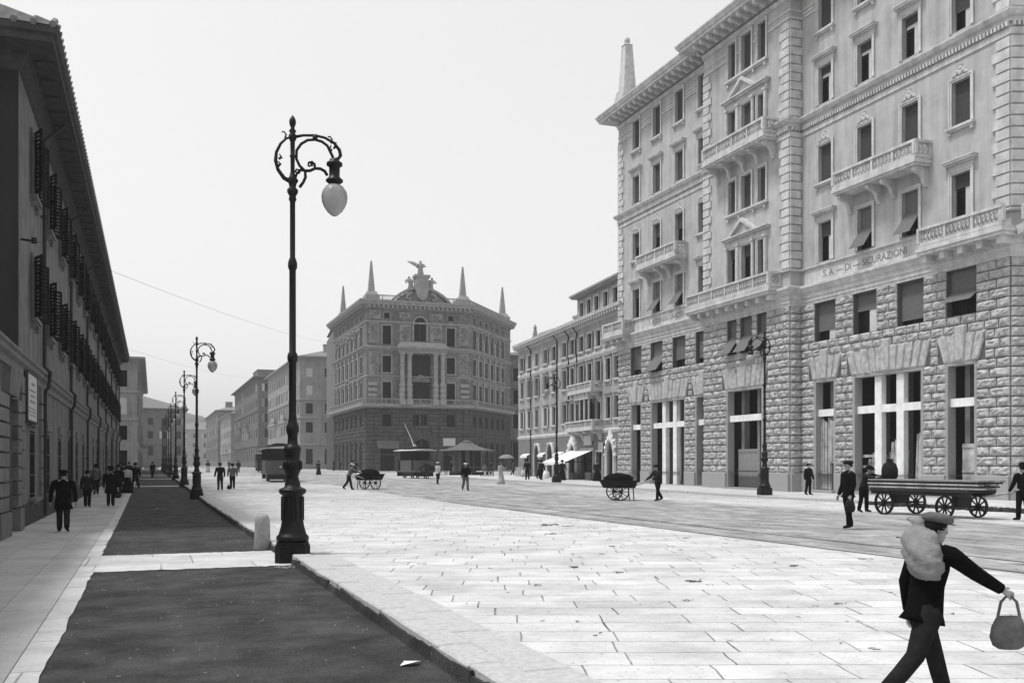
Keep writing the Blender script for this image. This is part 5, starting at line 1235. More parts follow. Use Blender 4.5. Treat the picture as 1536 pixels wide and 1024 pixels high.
# ------------------------------------------------------------------ vehicles
def wheel(name, r, w, parent, loc, n=12, mt='ironw', axis='x', rz=0):
    m = MB()
    def ring(rad_, x): return [(x, rad_*math.cos(2*PI*k/24), rad_*math.sin(2*PI*k/24)) for k in range(24)]
    m.rings([ring(r, -w/2), ring(r, w/2), ring(r*.88, w/2), ring(r*.88, -w/2), ring(r, -w/2)], cap=False)
    m.rings([ring(r*.18, -w*.9), ring(r*.18, w*.9)])
    for k in range(n): a = 2*PI*k/n; m.tube([(0, r*.15*math.cos(a), r*.15*math.sin(a)), (0, r*.9*math.cos(a), r*.9*math.sin(a))], w*.32, 5)
    return m.build(name, mt, parent, loc, rz)
def tram(label, loc, rz, L=5.2, panel='tramgrey', pole=True):
    root = empty('tram', loc, label, 'tram', None, rz); w = 1.05; y0, y1 = -L/2, L/2; p = 1.0
    m = MB(); m.box(-w, w, y0+p, y1-p, .75, 1.75); m.box(-w+.03, w-.03, y0+p, y1-p, 1.75, 1.82)
    m.box(-w, w, y0, y1, .62, .75); 
    for s in (-1, 1):
        n = 10; pts = [(-w+2*w*k/n, s*(L/2-.0)-s*.35*(abs(2*k/n-1))**2) for k in range(n+1)]
        for (a, b), (c, d) in zip(pts, pts[1:]): m.hexa([(a,b,.75),(c,d,.75),(c,d-s*.05,.75),(a,b-s*.05,.75),(a,b,1.75),(c,d,1.75),(c,d-s*.05,1.75),(a,b-s*.05,1.75)])
    m.build('body', panel, root)
    m = MB()
    for s in (-1, 1):
        for k in range(6): y = y0+p+(L-2*p)*k/5; m.box(s*w-.05*s-.04, s*w-.05*s+.04, y-.05, y+.05, 1.75, 2.75)
        for x in (-w+.08, w-.08, -.35, .35): m.tube([(x, s*(L/2-.12 if abs(x) < .5 else L/2-.36), 1.7), (x, s*(L/2-.12 if abs(x) < .5 else L/2-.36), 2.78)], .035, 6)
    m.build('window_posts', 'tram', root)
    m = MB(); m.box(-w+.1, w-.1, y0+p+.02, y0+p+.06, .76, 2.7); m.box(-w+.1, w-.1, y1-p-.06, y1-p-.02, .76, 2.7); m.build('bulkhead', 'tram', root)
    for s in (-1, 1): m = MB(); m.box(s*w-s*.1-.012, s*w-s*.1+.012, y0+p+.08, y1-p-.08, 1.82, 2.7); m.build('side_glass', 'pane', root)
    m = MB(); n = 10
    prof = [(-1.25+2.5*k/n, 2.78+.14*math.sin(PI*k/n)) for k in range(n+1)]
    m.prism(prof+[(1.25,2.74),(-1.25,2.74)], y0-.25, y1+.25); r = m.build('roof', 'tramroof', root)
    m = MB(); m.prism([(-.6,2.9),(-.6,3.12),(-.3,3.2),(.3,3.2),(.6,3.12),(.6,2.9)], y0+.7, y1-.7); m.build('clerestory', 'tram', r)
    if pole: m = MB(); m.tube([(0,.2,3.15),(0,1.0,4.2),(0,2.4,5.6)], [.06,.035,.02], 6); m.lathe([(.14,3.18),(.14,3.32),(.06,3.4)], 8); m.build('trolley_pole', 'sign', r)
    m = MB(); m.box(-.85, .85, -1.3, 1.3, .28, .62); m.build('undercarriage', 'iron', root)
    for s in (-1, 1):
        for y in (-.85, .85): wheel('wheel', .36, .1, root, (s*.72, y, .36), 6, 'iron')
        m = MB(); m.tube([(0,s*(L/2-.02),.6),(0,s*(L/2+.2),.55)], .07, 6); m.tube([(-.4,s*(L/2+.22),.55),(.4,s*(L/2+.22),.55)], .06, 6); m.box(-.95,.95,s*(L/2-.1)-.05,s*(L/2-.1)+.05,.2,.62); m.build('bumper', 'iron', root)
        m = MB(); m.lathe([(.01,0),(.09,.03),(.1,.12),(.06,.18)], 10); o = m.build('headlamp', 'tramroof', root, (0, s*(L/2+.06), 1.15))
    return root
tram('dark tram with pale curved roof standing before the palace entrance', (25.3, 94.6, .15+h(94.6)), rad(12), 4.4)
tram('dark long tram going away, behind the nearest lamp column', (10.4, 84.5, .15+h(84.5)), rad(-2), 7.0, 'tramgrey', False)
tram('small distant tram by the far pale houses', (16.5, 150, .15+h(150)), rad(-3), 7.5, 'tram', False)
# kiosk with flaring roof
k = empty('kiosk', (36.6, 112.5, .15+h(112.5)), 'dark kiosk with a wide flaring pale roof and hanging curtains', 'kiosk', None, rad(22))
m = MB(); m.lathe([(2.2,-.1),(2.2,.35),(2.1,.4)], 8); m.build('base', 'tram', k)
m = MB(); m.lathe([(1.95,.4),(1.95,2.95)], 8); m.build('body', 'tram', k)
m = MB(); m.lathe([(3.35,2.92),(3.4,3.0),(3.3,3.06),(2.4,3.22),(1.5,3.5),(.9,3.85),(.7,3.95),(.72,4.05),(.3,4.2),(.02,4.25)], 16); m.build('roof', 'tramgrey', k)
for i in range(8): a = 2*PI*(i+.5)/8; m = MB(); m.tube([(2.75*math.cos(a),2.75*math.sin(a),-.1),(2.75*math.cos(a),2.75*math.sin(a),3.0)], .05, 6); m.build('post', 'tramgrey' if i in (4,5) else 'tram', k)
for a0 in (186, 204, 226):
    m = MB()
    for j in range(5):
        a, b = rad(a0+j*2.4), rad(a0+j*2.4+2.4); r0, r1 = (2.6, 2.55) if j % 2 else (2.55, 2.6)
        m.face([(r0*math.cos(a),r0*math.sin(a),.4),(r1*math.cos(b),r1*math.sin(b),.4),(r1*math.cos(b),r1*math.sin(b),2.9),(r0*math.cos(a),r0*math.sin(a),2.9)])
    m.build('curtain', 'greycloth', k)
m = MB(); m.box(-2.1, 2.1, -2.5, -2.0, .9, 1.0); m.build('counter', 'tramgrey', k)
# plank wagon drawn along the far kerb
wg = empty('wagon', (24.4, 25.2, .15), 'low four wheeled wagon loaded with long planks, waiting by the far kerb', 'wagon', None, rad(2))
m = MB(); m.box(-.6, .6, -2.1, 2.1, .82, .92); m.box(-.55, -.45, -2.1, 2.1, .7, .82); m.box(.45, .55, -2.1, 2.1, .7, .82); m.build('bed', 'ironw', wg)
for s in (-1, 1):
    for y, r in ((-1.3,.36),(1.3,.42)): wheel('wheel', r, .09, wg, (s*.72, y, r), 10, 'iron')
m = MB()
for y, z in ((-1.3,.36),(1.3,.42)): m.tube([(-.72,y,z),(.72,y,z)], .04, 6); m.box(-.3,.3,y-.12,y+.12,z,.7)
m.build('axle', 'iron', wg); m = MB(); m.tube([(.15,-2.0,.7),(.2,-3.0,.85),(.2,-3.3,.95)], .035, 6); m.tube([(-.1,-3.3,.95),(.5,-3.3,.95)], .03, 6); m.build('draw_bar', 'plank', wg)
rr = random.Random(14)
for i, (z, mt) in enumerate(((1.07,'plank'),(1.13,'ironw'),(1.19,'plank'),(1.25,'charcoal'),(1.31,'door'))):
    m = MB()
    for j in range(4): x = -.55+.28*j; y = rr.uniform(-.2,.2); m.box(x, x+.25, -2.35+y, 2.35+y, 0, .05)
    tag(m.build('plank_layer', mt, None, (24.4, 25.2, z+.005), rad(2)), ('lowest','second','middle','fourth','topmost')[i]+' layer of long planks stacked on the wagon', 'planks', 'planks on the wagon')
def sack(loc, s, lb, mt='palecloth', rz=0):
    m = MB(); m.ell([(0,.24*s,.2*s),(.08*s,.3*s,.24*s),(.3*s,.3*s,.25*s),(.5*s,.24*s,.2*s),(.6*s,.1*s,.09*s),(.66*s,.14*s,.12*s),(.7*s,.06*s,.05*s)], 12)
    return tag(m.build('sack', mt, None, loc, rz, smooth=True), lb, 'sack')
sack((24.35, 27.0, 1.37), 1.0, 'dark tied sack on the far end of the plank wagon', 'charcoal')
def handcart(loc, rz, lb, load='charcoal'):
    c = empty('handcart', loc, lb, 'handcart', None, rz)
    m = MB(); m.hexa([(-.45,-.6,.6),(.45,-.6,.6),(.45,.75,.6),(-.45,.75,.6),(-.55,-.7,.95),(.55,-.7,.95),(.55,.95,1.0),(-.55,.95,1.0)]); m.build('tray', load, c)
    for s in (-1, 1): wheel('wheel', .42, .06, c, (s*.58, .15, .42), 10, 'iron'); m = MB(); m.tube([(s*.4,-.5,.68),(s*.36,-1.1,.85),(s*.34,-1.5,.98)], .03, 6); m.build('handle', 'plank', c); m = MB(); m.tube([(s*.4,-.5,.65),(s*.4,-.55,.0)], .03, 6); m.build('prop_leg', 'iron', c)
    m = MB(); m.tube([(-.6,.15,.42),(.6,.15,.42)], .03, 6); m.build('axle', 'iron', c)
    m = MB(); m.ell([(.9,.45,.7,0,.1),(1.1,.48,.75,0,.1),(1.25,.3,.5,0,.1),(1.32,.05,.1,0,.1)], 12); m.build('load_cover', 'black', c, smooth=True)
    return c
handcart((21.3, 41.6, .15), rad(78), 'dark handcart pushed along the far kerb before the rock faced block')
handcart((13.3, 61.3, .15+h(61)), rad(-65), 'dark handcart crossing the road, left of the tram', 'black')
# horse
def horse(loc, rz):
    root = empty('horse', loc, 'dark horse with its pale muzzle lowered, right of the standing tram', 'horse', None, rz)
    m = MB()
    def ring(x, z, a, b, n=12): return [(x, a*math.cos(2*PI*k/n), z+b*math.sin(2*PI*k/n)) for k in range(n)]
    m.rings([ring(-.95,1.2,.05,.08),ring(-.9,1.17,.24,.28),ring(-.65,1.18,.31,.34),ring(-.3,1.12,.31,.34),ring(.1,1.1,.3,.34),ring(.45,1.16,.27,.36),ring(.62,1.2,.2,.3),ring(.75,1.2,.12,.22)])
    m.tube([(.55,0,1.3),(.85,0,1.42),(1.1,0,1.28),(1.25,0,1.1)], [.24,.17,.13,.12], 10)
    m.tube([(1.15,0,1.28),(1.25,0,1.12),(1.35,0,.85),(1.38,0,.7)], [.1,.14,.1,.08], 10)
    for s in (-1, 1):
        m.tube([(.45,s*.16,1.05),(.48,s*.17,.72),(.46,s*.17,.48),(.46,s*.17,.12),(.5,s*.17,.0)], [.15,.09,.07,.05,.07], 8)
        m.tube([(-.7,s*.17,1.1),(-.58,s*.18,.8),(-.82,s*.18,.5),(-.76,s*.18,.12),(-.72,s*.18,0)], [.2,.13,.065,.05,.07], 8)
        m.tube([(1.12,s*.07,1.35),(1.1,s*.09,1.47)], [.04,.01], 5)
    m.build('body', 'hide', root, smooth=True)
    m = MB(); m.tube([(-.92,0,1.3),(-1.05,0,1.1),(-1.05,0,.6)], [.05,.08,.03], 7); m.build('tail', 'black', root)
    m = MB(); m.tube([(.6,0,1.55),(.85,0,1.58),(1.08,0,1.42)], [.04,.06,.03], 6); m.build('mane', 'black', root)
    m = MB(); m.tube([(1.36,0,.8),(1.385,0,.68)], [.092,.075], 8); m.build('muzzle', 'palecloth', root)
    m = MB(); m.rings([ring(.3,1.13,.31,.365),ring(.38,1.14,.31,.375)], cap=False); m.rings([ring(-.35,1.12,.325,.35),ring(-.28,1.12,.325,.35)], cap=False); m.build('harness', 'leather', root)
horse((26.0, 91.0, .15+h(91)), rad(195))
# crates, barrels and bundles at the corner
def crate(loc, s, rz, lb, mt='plank'):
    m = MB(); w = s/2
    for k in range(4): m.box(-w, w, -w, -w+.02, s*.25*k+.01, s*.25*k+s*.22); m.box(-w, w, w-.02, w, s*.25*k+.01, s*.25*k+s*.22); m.box(-w, -w+.02, -w+.021, w-.021, s*.25*k+.01, s*.25*k+s*.22); m.box(w-.02, w, -w+.021, w-.021, s*.25*k+.01, s*.25*k+s*.22)
    for a in (-1, 1):
        for b in (-1, 1): m.box(a*(w+.003)-.03, a*(w+.003)+.03, b*(w+.003)-.03, b*(w+.003)+.03, 0, s)
    m.box(-w+.021, w-.021, -w+.021, w-.021, .02, .05); tag(m.build('crate', mt, None, loc, rz), lb, 'crate', 'crates outside the shops')
zz = .3+h(80)
crate((36.0,83.0,zz), .8, .3, 'pale wooden crate outside the pointed arch shop'); crate((36.3,80.2,.3+h(80)), .6, .1, 'small dark crate under the sloping awning', 'door'); crate((35.4,74.6,.3+h(74)), .7, .2, 'grey crate beside the shop door nearest the rock faced block', 'tramgrey')
crate((36.9,94.5,.3+h(94)), 1.0, .5, 'large pale crate among the street stalls at the far end of the faded house')
sack((36.2,92.2,.3+h(92)), 1.3, 'pale bulging sack beside the large crate'); sack((35.6,85.0,.3+h(85)), 1.2, 'white sack leaning by the pointed arch shop', 'whitecloth')
cr = empty('barrow', (33.6, 96.4, .15+h(96)), 'market barrow with pale bundles at the kerb near the palace corner', 'barrow', None, .4)
m = MB(); m.box(-1.1,1.1,-.5,.5,.6,.72); m.build('tray', 'plank', cr)
for s in (-1, 1): wheel('wheel', .45, .07, cr, (0,0,.45) if False else (s*.0, s*.56, .45), 10, 'iron', rz=PI/2)
m = MB(); m.tube([(1.0,.3,.66),(1.9,.3,.75)], .03, 6); m.tube([(1.0,-.3,.66),(1.9,-.3,.75)], .03, 6); m.build('handle', 'plank', cr)
sack((33.3,96.2,.15+h(96)+.722), .9, 'pale bundle lying on the market barrow', 'greycloth')
# litter
def sheet_of_paper(loc, s, rz, lb):
    m = MB(); m.hexa([(-.11*s,-.02*s,.0),(.03*s,-.08*s,.03),(.13*s,.0*s,.01),(-.02*s,.05*s,.02),(-.11*s,-.02*s,.003),(.03*s,-.08*s,.033),(.13*s,.0*s,.013),(-.02*s,.05*s,.023)])
    tag(m.build('paper_scrap', 'paper', None, loc, rz), lb, 'paper')
sheet_of_paper((2.27,8.7,.012), 1.0, .3, 'crumpled white paper scrap on the asphalt by the near kerb')
sheet_of_paper((.45,43,.012), 1.6, .1, 'white paper strip on the asphalt past the first stone crossing')
rr = random.Random(77); m = MB()
def clump(m, x, y, z, s, n):
    for k in range(n):
        a = rr.uniform(0, PI); r = rr.uniform(.04,.12)*s; px, py = x+rr.gauss(0,.12*s), y+rr.gauss(0,.1*s)
        m.tube([(px-r*math.cos(a),py-r*math.sin(a),z+.01),(px,py,z+rr.uniform(.015,.04)*s),(px+r*math.cos(a),py+r*math.sin(a),z+.01)], .014*s, 4)
for x, y, s in ((10.5,25,1.8),(10.9,24.4,1),(6.6,14.6,.9),(6.9,13.6,.7),(7.5,12.2,1),(5.1,12.6,.6),(10.2,13.5,.9),(12.1,14,.7),(7.9,9.6,.6),(6.3,10.5,.5),(9,18,.8),(11.6,19.5,.8),(8.1,16.6,.6),(4.4,16,.5),(16.4,17.9,1),(9.3,21.8,.9)): clump(m, x, y, .155, s*.6, 7)
for k in range(520): clump(m, rr.uniform(3.6,28), 7+55*rr.random()**1.3, .155, rr.uniform(.12,.42), 2)
tag(m.build('litter', 'litter'), kind='stuff')
m = MB()
for k in range(40): clump(m, 2.35+rr.gauss(0,.12), 17.75+rr.gauss(0,.12), .003, .4, 1)
for k in range(420): clump(m, rr.uniform(-.8,2.4), rr.uniform(6.5,40), .003, rr.uniform(.06,.22), 1)
tag(m.build('debris', 'palecloth'), kind='stuff')
m = MB()
for k in range(260):
    x, y, s = 29.1+rr.gauss(0,.22), rr.uniform(24,33.5), rr.uniform(.04,.14); z = .15
    m.hexa([(x-s,y-s,z),(x+s,y-s*.7,z),(x+s*.8,y+s,z),(x-s,y+s*.8,z),(x-s*.6,y-s*.5,z+s*1.1),(x+s*.5,y-s*.4,z+s),(x+s*.4,y+s*.5,z+s*1.2),(x-s*.5,y+s*.5,z+s)])
tag(m.build('rubble', 'ironw'), kind='stuff')
# ------------------------------------------------------------------ people
SKINS = []
def person(x, y, z, H, face, label, coat='black', legs='charcoal', coatlen=.44, hat='bowler', stride=14, armL=(8,12), armR=(-8,14), skirt=False, bend=0, build=1.0, group=None, sleeve=None, bag=None, lift=(4,4), hatm='black'):
    """face: world angle the figure walks towards (0 = +Y, away from the camera). armX: (forward swing, elbow bend, optional outward)"""
    P = {}; S = math.sin; Cc = math.cos
    def leg(sg, sw, kb):
        a, b = rad(sw), rad(sw-kb); hip = Vector((sg*.052*H, 0, .515*H)); kn = hip+Vector((sg*.004*H, S(a), -Cc(a)))*.24*H; an = kn+Vector((0, S(b), -Cc(b)))*.235*H
        toe = an+Vector((sg*.02*H, Cc(b*.5)*.1*H, -.02*H+S(b)*.06*H)); return hip, kn, an, toe
    LL = leg(-1, stride, 6 if stride > 0 else 6); RL = leg(1, -stride, 22 if stride > 8 else 8)
    low = min(v.z for v in LL[2:]+RL[2:])-.022*H; dz = Vector((0, 0, -low))
    LL = [v+dz for v in LL]; RL = [v+dz for v in RL]; b = rad(bend); pel = Vector((0, 0, .53*H))+dz
    def T(v):                      # torso bends forward about the pelvis
        q = Vector(v)*H-Vector((0, 0, .53*H)); return pel+Vector((q.x, q.y*Cc(b)+q.z*S(b), q.z*Cc(b)-q.y*S(b)))
    def arm(sg, sw, eb, out=7):
        sh = T((sg*.118*build, 0, .805)); a, o = rad(sw)+b*.6, rad(out); el = sh+Vector((sg*S(o), S(a), -Cc(a)*Cc(o)))*.175*H; c = a+rad(eb); wr = el+Vector((sg*S(o)*.3, S(c), -Cc(c)))*.15*H
        d = (wr-el).normalized(); return sh, el, wr, d
    AL = arm(-1, *armL); AR = arm(1, *armR)
    V, E, RR = [], [], []
    def add(v, r, prev=None): V.append(Vector(v)[:]); RR.append(r*H); i = len(V)-1; (E.append((prev, i)) if prev is not None else None); return i
    i0 = add(T((0,0,.53)), .072); w = add(T((0,0,.62)), .062, i0); c = add(T((0,.005,.72)), .074, w); u = add(T((0,0,.79)), .06, c); n = add(T((0,.004,.845)), .028, u)
    j = add(T((0,.014,.885)), .036, n); k = add(T((0,.006,.93)), .05, j); add(T((0,.0,.968)), .036, k)
    f = add(T((0,.055,.915)), .012, k); add(T((0,.066,.9)), .008, f)            # nose
    for sg in (-1, 1): add(T((sg*.052,-.005,.915)), .012, k)                    # ears
    add(T((0,.048,.878)), .012, j)                                             # chin
    for sg, (hp, kn, an, toe) in ((-1, LL), (1, RL)):
        a = add(hp, .05, i0); bq = add(kn, .033, a); d = add((kn+an)/2, .034, bq); e = add(an, .022, d); add(toe, .02, e)
    for sg, (sh, el, wr, d) in ((-1, AL), (1, AR)):
        a = add(sh, .03, u); e = add(el, .025, a); q = add(wr, .017, e)
        side = Vector((0, 1, 0))-d*d.y; side = side.normalized() if side.length > .1 else Vector((1,0,0)); inn = Vector((-sg, 0, 0))
        pm = add(wr+d*.04*H, .017, q)
        for fi, off in enumerate((-.016, -.005, .006, .016)):
            ln = (.036, .044, .04, .03)[fi]; r0 = add(wr+d*.058*H-side*off*H, .0062, pm); r1 = add(wr+d*(.058+ln*.55)*H-side*off*H+inn*.006*H, .0055, r0); add(wr+d*(.058+ln*.9)*H-side*off*H+inn*.02*H, .0048, r1)
        t0 = add(wr+d*.025*H+side*.018*H+inn*.004*H, .007, q); add(wr+d*.052*H+side*.03*H+inn*.012*H, .006, t0)
    me = bpy.data.meshes.new('person'); me.from_pydata(V, E, []); me.materials.append(M['skin'])
    o = link('person', me, None, (x, y, z), -face); tag(o, label, 'person', group)
    o.modifiers.new('s', 'SKIN'); sv = me.skin_vertices[0].data
    for q, r in zip(sv, RR): q.radius = (r, r)
    sv[0].use_root = True
    o.modifiers.new('u', 'SUBSURF').levels = 1; SKINS.append(o)
    # clothes
    ph = x*3.1+y*1.7
    def fd(k, n, zc): return 1 if zc > .83 else 1+.04*S(3*2*PI*k/n+zc*23+ph)+.03*S(5*2*PI*k/n-zc*41+ph*2)
    def ring(zc, a, bb, n=14, yo=0, xo=0): return [T((xo+a*fd(k,n,zc)*math.cos(2*PI*k/n), yo+bb*fd(k,n,zc)*math.sin(2*PI*k/n), zc))[:] for k in range(n)]
    m = MB(); B = build
    secs = [(coatlen, .108*B if coatlen < .5 else .092*B, .112 if coatlen < .5 else .085), (.5, .102*B, .08), (.56, .098*B, .076), (.64, .098*B, .072), (.72, .108*B, .076), (.78, .116*B, .07), (.812, .1*B, .058), (.838, .045, .04), (.852, .036, .034)]
    secs = [q for q in secs if q[0] >= coatlen]
    if coatlen < .42: secs = [(coatlen, .125*B, .1)]+secs[1:] if secs else secs
    m.rings([ring(*q) for q in secs])
    for sh, el, wr, d in (AL, AR): m.tube([tuple(sh.lerp(T((0,0,.79)),.7)), tuple(sh.lerp(T((0,0,.80)),.25)), tuple(sh.lerp(el,.1)), tuple(sh.lerp(el,.25)), tuple((sh+el)/2), tuple(el), tuple((el+wr)/2), tuple(wr)], [.035*H,.044*H,.047*H,.046*H,.042*H,.037*H,.033*H,.028*H], 10)
    m.build('skirted_coat' if coatlen < .4 else 'jacket', coat, o, smooth=True)
    if skirt:
        m = MB(); n = 18; rs = []
        for zc, a in ((.62,.07),(.56,.1),(.45,.125),(.3,.155),(.15,.185),(.02,.21)):
            rs.append([(a*H*(1+.06*math.cos(5*2*PI*k/n))*math.cos(2*PI*k/n), a*H*.85*(1+.06*math.cos(5*2*PI*k/n))*math.sin(2*PI*k/n), zc*H) for k in range(n)])
        m.rings(rs); m.build('skirt', legs, o, smooth=True)
    else:
        m = MB()
        for hp, kn, an, toe in (LL, RL): m.tube([tuple(pel+(hp-pel)*.5+Vector((0,0,.05*H))), tuple(hp.lerp(kn,.12)), tuple((hp+kn)/2), tuple(kn), tuple((kn+an)/2), tuple(an+Vector((0,0,.01*H)))], [.05*H,.066*H,.058*H,.046*H,.044*H,.04*H], 10)
        m.rings([ring(.47, .085, .07), ring(.53, .092, .075), ring(.6, .088, .068)]); m.build('trousers', legs, o, smooth=True)
    m = MB()
    for hp, kn, an, toe in (LL, RL): m.tube([tuple(an+Vector((0,-.025*H,-.005*H))), tuple(an+Vector((0,.01*H,-.003*H))), tuple((an+toe)/2), tuple(toe)], [.024*H,.03*H,.024*H,.018*H], 8)
    m.build('shoes', 'leather', o, smooth=True)
    hr = [(.9,.035,.02,-.03),(.915,.054,.05,-.012),(.94,.057,.056,-.008),(.965,.048,.048,-.006),(.985,.02,.02,-.004)]
    m = MB(); m.rings([ring(q[0], q[1], q[2], 14, q[3]) for q in hr]); m.build('hair', 'hair', o, smooth=True)
    def hatr(ps, yo=0): return [ring(a, r, r*1.1, 16, yo) for r, a in ps]
    m = MB()
    if hat == 'bowler': m.rings(hatr([(.088,.95),(.092,.956),(.064,.958),(.064,.985),(.055,1.015),(.03,1.03),(.005,1.034)]))
    elif hat == 'cap': m.rings(hatr([(.06,.95),(.072,.965),(.07,.985),(.04,1.0),(.005,1.003)])); m.rings([ring(.952,.035,.03,10,.065), ring(.957,.033,.028,10,.067)])
    elif hat == 'boater': m.rings(hatr([(.1,.955),(.1,.961),(.066,.962),(.066,1.0),(.005,1.002)]))
    elif hat == 'wide': m.rings(hatr([(.15,.95),(.155,.96),(.08,.965),(.08,1.0),(.06,1.03),(.01,1.035)]))
    elif hat == 'scarf': m.rings([ring(.885,.045,.045,14,-.014), ring(.92,.062,.062,14,-.01), ring(.96,.06,.062,14,-.008), ring(.992,.02,.02,14,-.006)])
    if hat: m.build('hat' if hat != 'scarf' else 'headscarf', hatm, o, smooth=True)
    o['_h'] = 0; del o['_h']
    def world(v): c_, s_ = math.cos(-face), math.sin(-face); return (x+v[0]*c_-v[1]*s_, y+v[0]*s_+v[1]*c_, z+v[2])
    return dict(o=o, L=world(AL[2]+AL[3]*.05*H), R=world(AR[2]+AR[3]*.05*H), T=lambda v: world(T(v)))
def bag(hand, s, lb, mt='leather', rz=0, drop=.3, name='bag'):
    b = empty(name, (hand[0], hand[1], hand[2]-drop-.28*s), lb, 'bag', None, rz)
    m = MB(); m.ell([(0,.09*s,.05*s),(.03*s,.14*s,.08*s),(.1*s,.165*s,.09*s),(.19*s,.15*s,.08*s),(.26*s,.12*s,.05*s),(.29*s,.1*s,.02*s)], 16); m.build('pouch', mt, b, smooth=True)
    m = MB(); m.tube([(-.1*s,0,.27*s),(-.07*s,0,.27*s+drop*.7),(0,0,.28*s+drop),(.07*s,0,.27*s+drop*.7),(.1*s,0,.27*s)], .011, 5); m.build('strap', mt, b)
D = rad
# left footway
p = person(-2.16, 29.4, 0, 1.72, D(-4), 'heavy man in long black coat, nearest walker on the left footway', 'black', 'charcoal', .37, 'cap', 9, (4,12,14), (-6,12,14), build=1.12)
person(-2.42, 46.0, 0, 1.6, D(4), 'slim figure in dark grey jacket and cap walking away beside the wall windows', 'charcoal', 'black', .5, 'cap', 8, (10,16,12), (-6,16,10), build=1.0)
p = person(-1.5, 46.6, 0, 1.74, D(0), 'walker in flared knee length black coat and wide hat', 'black', 'black', .33, 'wide', 5, (2,8,6), (2,10,6), build=1.2)
bag(p['R'], 1.0, 'dark bag hanging from the hand of the walker in the flared coat', 'leather', .2, .12)
person(-2.75, 61.0, h(61), 1.74, D(0), 'thin man in a pale waistcoat close to the left wall', 'greycloth', 'black', .5, 'bowler', 12)
person(-1.45, 57.5, h(57), 1.72, D(180), 'dark figure half hidden behind the walker in the flared coat', 'black', 'black', .42, 'bowler', 10)
person(-1.1, 62.5, h(62), 1.66, D(0), 'woman in a pale rounded shawl on the left footway', 'palecloth', 'black', .5, 'scarf', 6, skirt=True)
person(-.75, 71.5, h(71), 1.84, D(-20), 'big dark man with legs apart at the asphalt path edge', 'black', 'black', .48, 'cap', 20, build=1.25)
person(-1.55, 76, h(76), 1.72, D(0), 'dark man walking beside the big man with legs apart', 'charcoal', 'black', .46, 'bowler', 8)
person(-2.0, 84, h(84), 1.7, D(180), 'small dark walker coming along the distant left footway', 'charcoal', 'charcoal', .45, 'bowler', 12)
person(-.9, 92, h(92), 1.66, D(0), 'woman in grey skirt on the distant left footway', 'greycloth', 'greycloth', .5, 'wide', 5, skirt=True)
person(-1.6, 101, h(101), 1.72, D(0), 'very small dark walker near the end of the long dark building', 'black', 'black', .45, 'bowler', 12)
person(.6, 112, h(112), 1.74, D(10), 'lone small dark figure on the asphalt path in the distance', 'black', 'black', .45, 'bowler', 14)
# the pair standing in the road by the second lamp
p = person(4.2, 61.6, .15+h(61.6), 1.68, D(-6), 'boy in dark vest, left of the pair by the second lamp', 'black', 'charcoal', .52, 'cap', 6, (6,30,14), (6,30,14))

person(5.12, 64.0, .15+h(64), 1.62, D(4), 'person in grey rounded jacket, right of the pair by the second lamp', 'greycloth', 'black', .5, 'cap', 4, (6,40,10), (6,40,10), build=1.15)
bag((4.75, 61.7, .15+h(61)+.42), .9, 'small dark bundle standing between the pair by the second lamp', 'charcoal', 0, .1)
# middle distance
person(12.0, 61.0, .15+h(61), 1.72, D(100), 'man leaning forward behind the crossing handcart', 'greycloth', 'black', .5, 'boater', 16, (50,10), (50,10), bend=18, hatm='straw')
person(20.9, 71.4, .15+h(71), 1.7, D(60), 'man in worn pale jacket beside the horse', 'palecloth', 'charcoal', .48, 'boater', 8, hatm='palecloth')
person(18.7, 57.7, .15+h(57.7), 1.74, D(180), 'man in black jacket and pale trousers walking out of the square', 'black', 'greycloth', .5, 'boater', 14, (20,60), (-10,30), hatm='palecloth')
p = person(25.6, 70.2, .15+h(70), 1.7, D(150), 'woman in pale dress holding a large pale umbrella', 'palecloth', 'palecloth', .5, 'scarf', 4, (30,110), (4,10), skirt=True, hatm='greycloth')
u = empty('umbrella', (p['L'][0], p['L'][1], p['L'][2]-.1), 'large pale open umbrella held by the woman in the square', 'umbrella')
m = MB(); m.lathe([(.62,.72),(.6,.76),(.45,.9),(.25,.99),(.03,1.03)], 12); m.build('canopy', 'sackcloth', u); m = MB(); m.tube([(0,0,0),(0,0,1.1)], .012, 5); m.build('shaft', 'iron', u)
g = 'passers-by before the far houses'
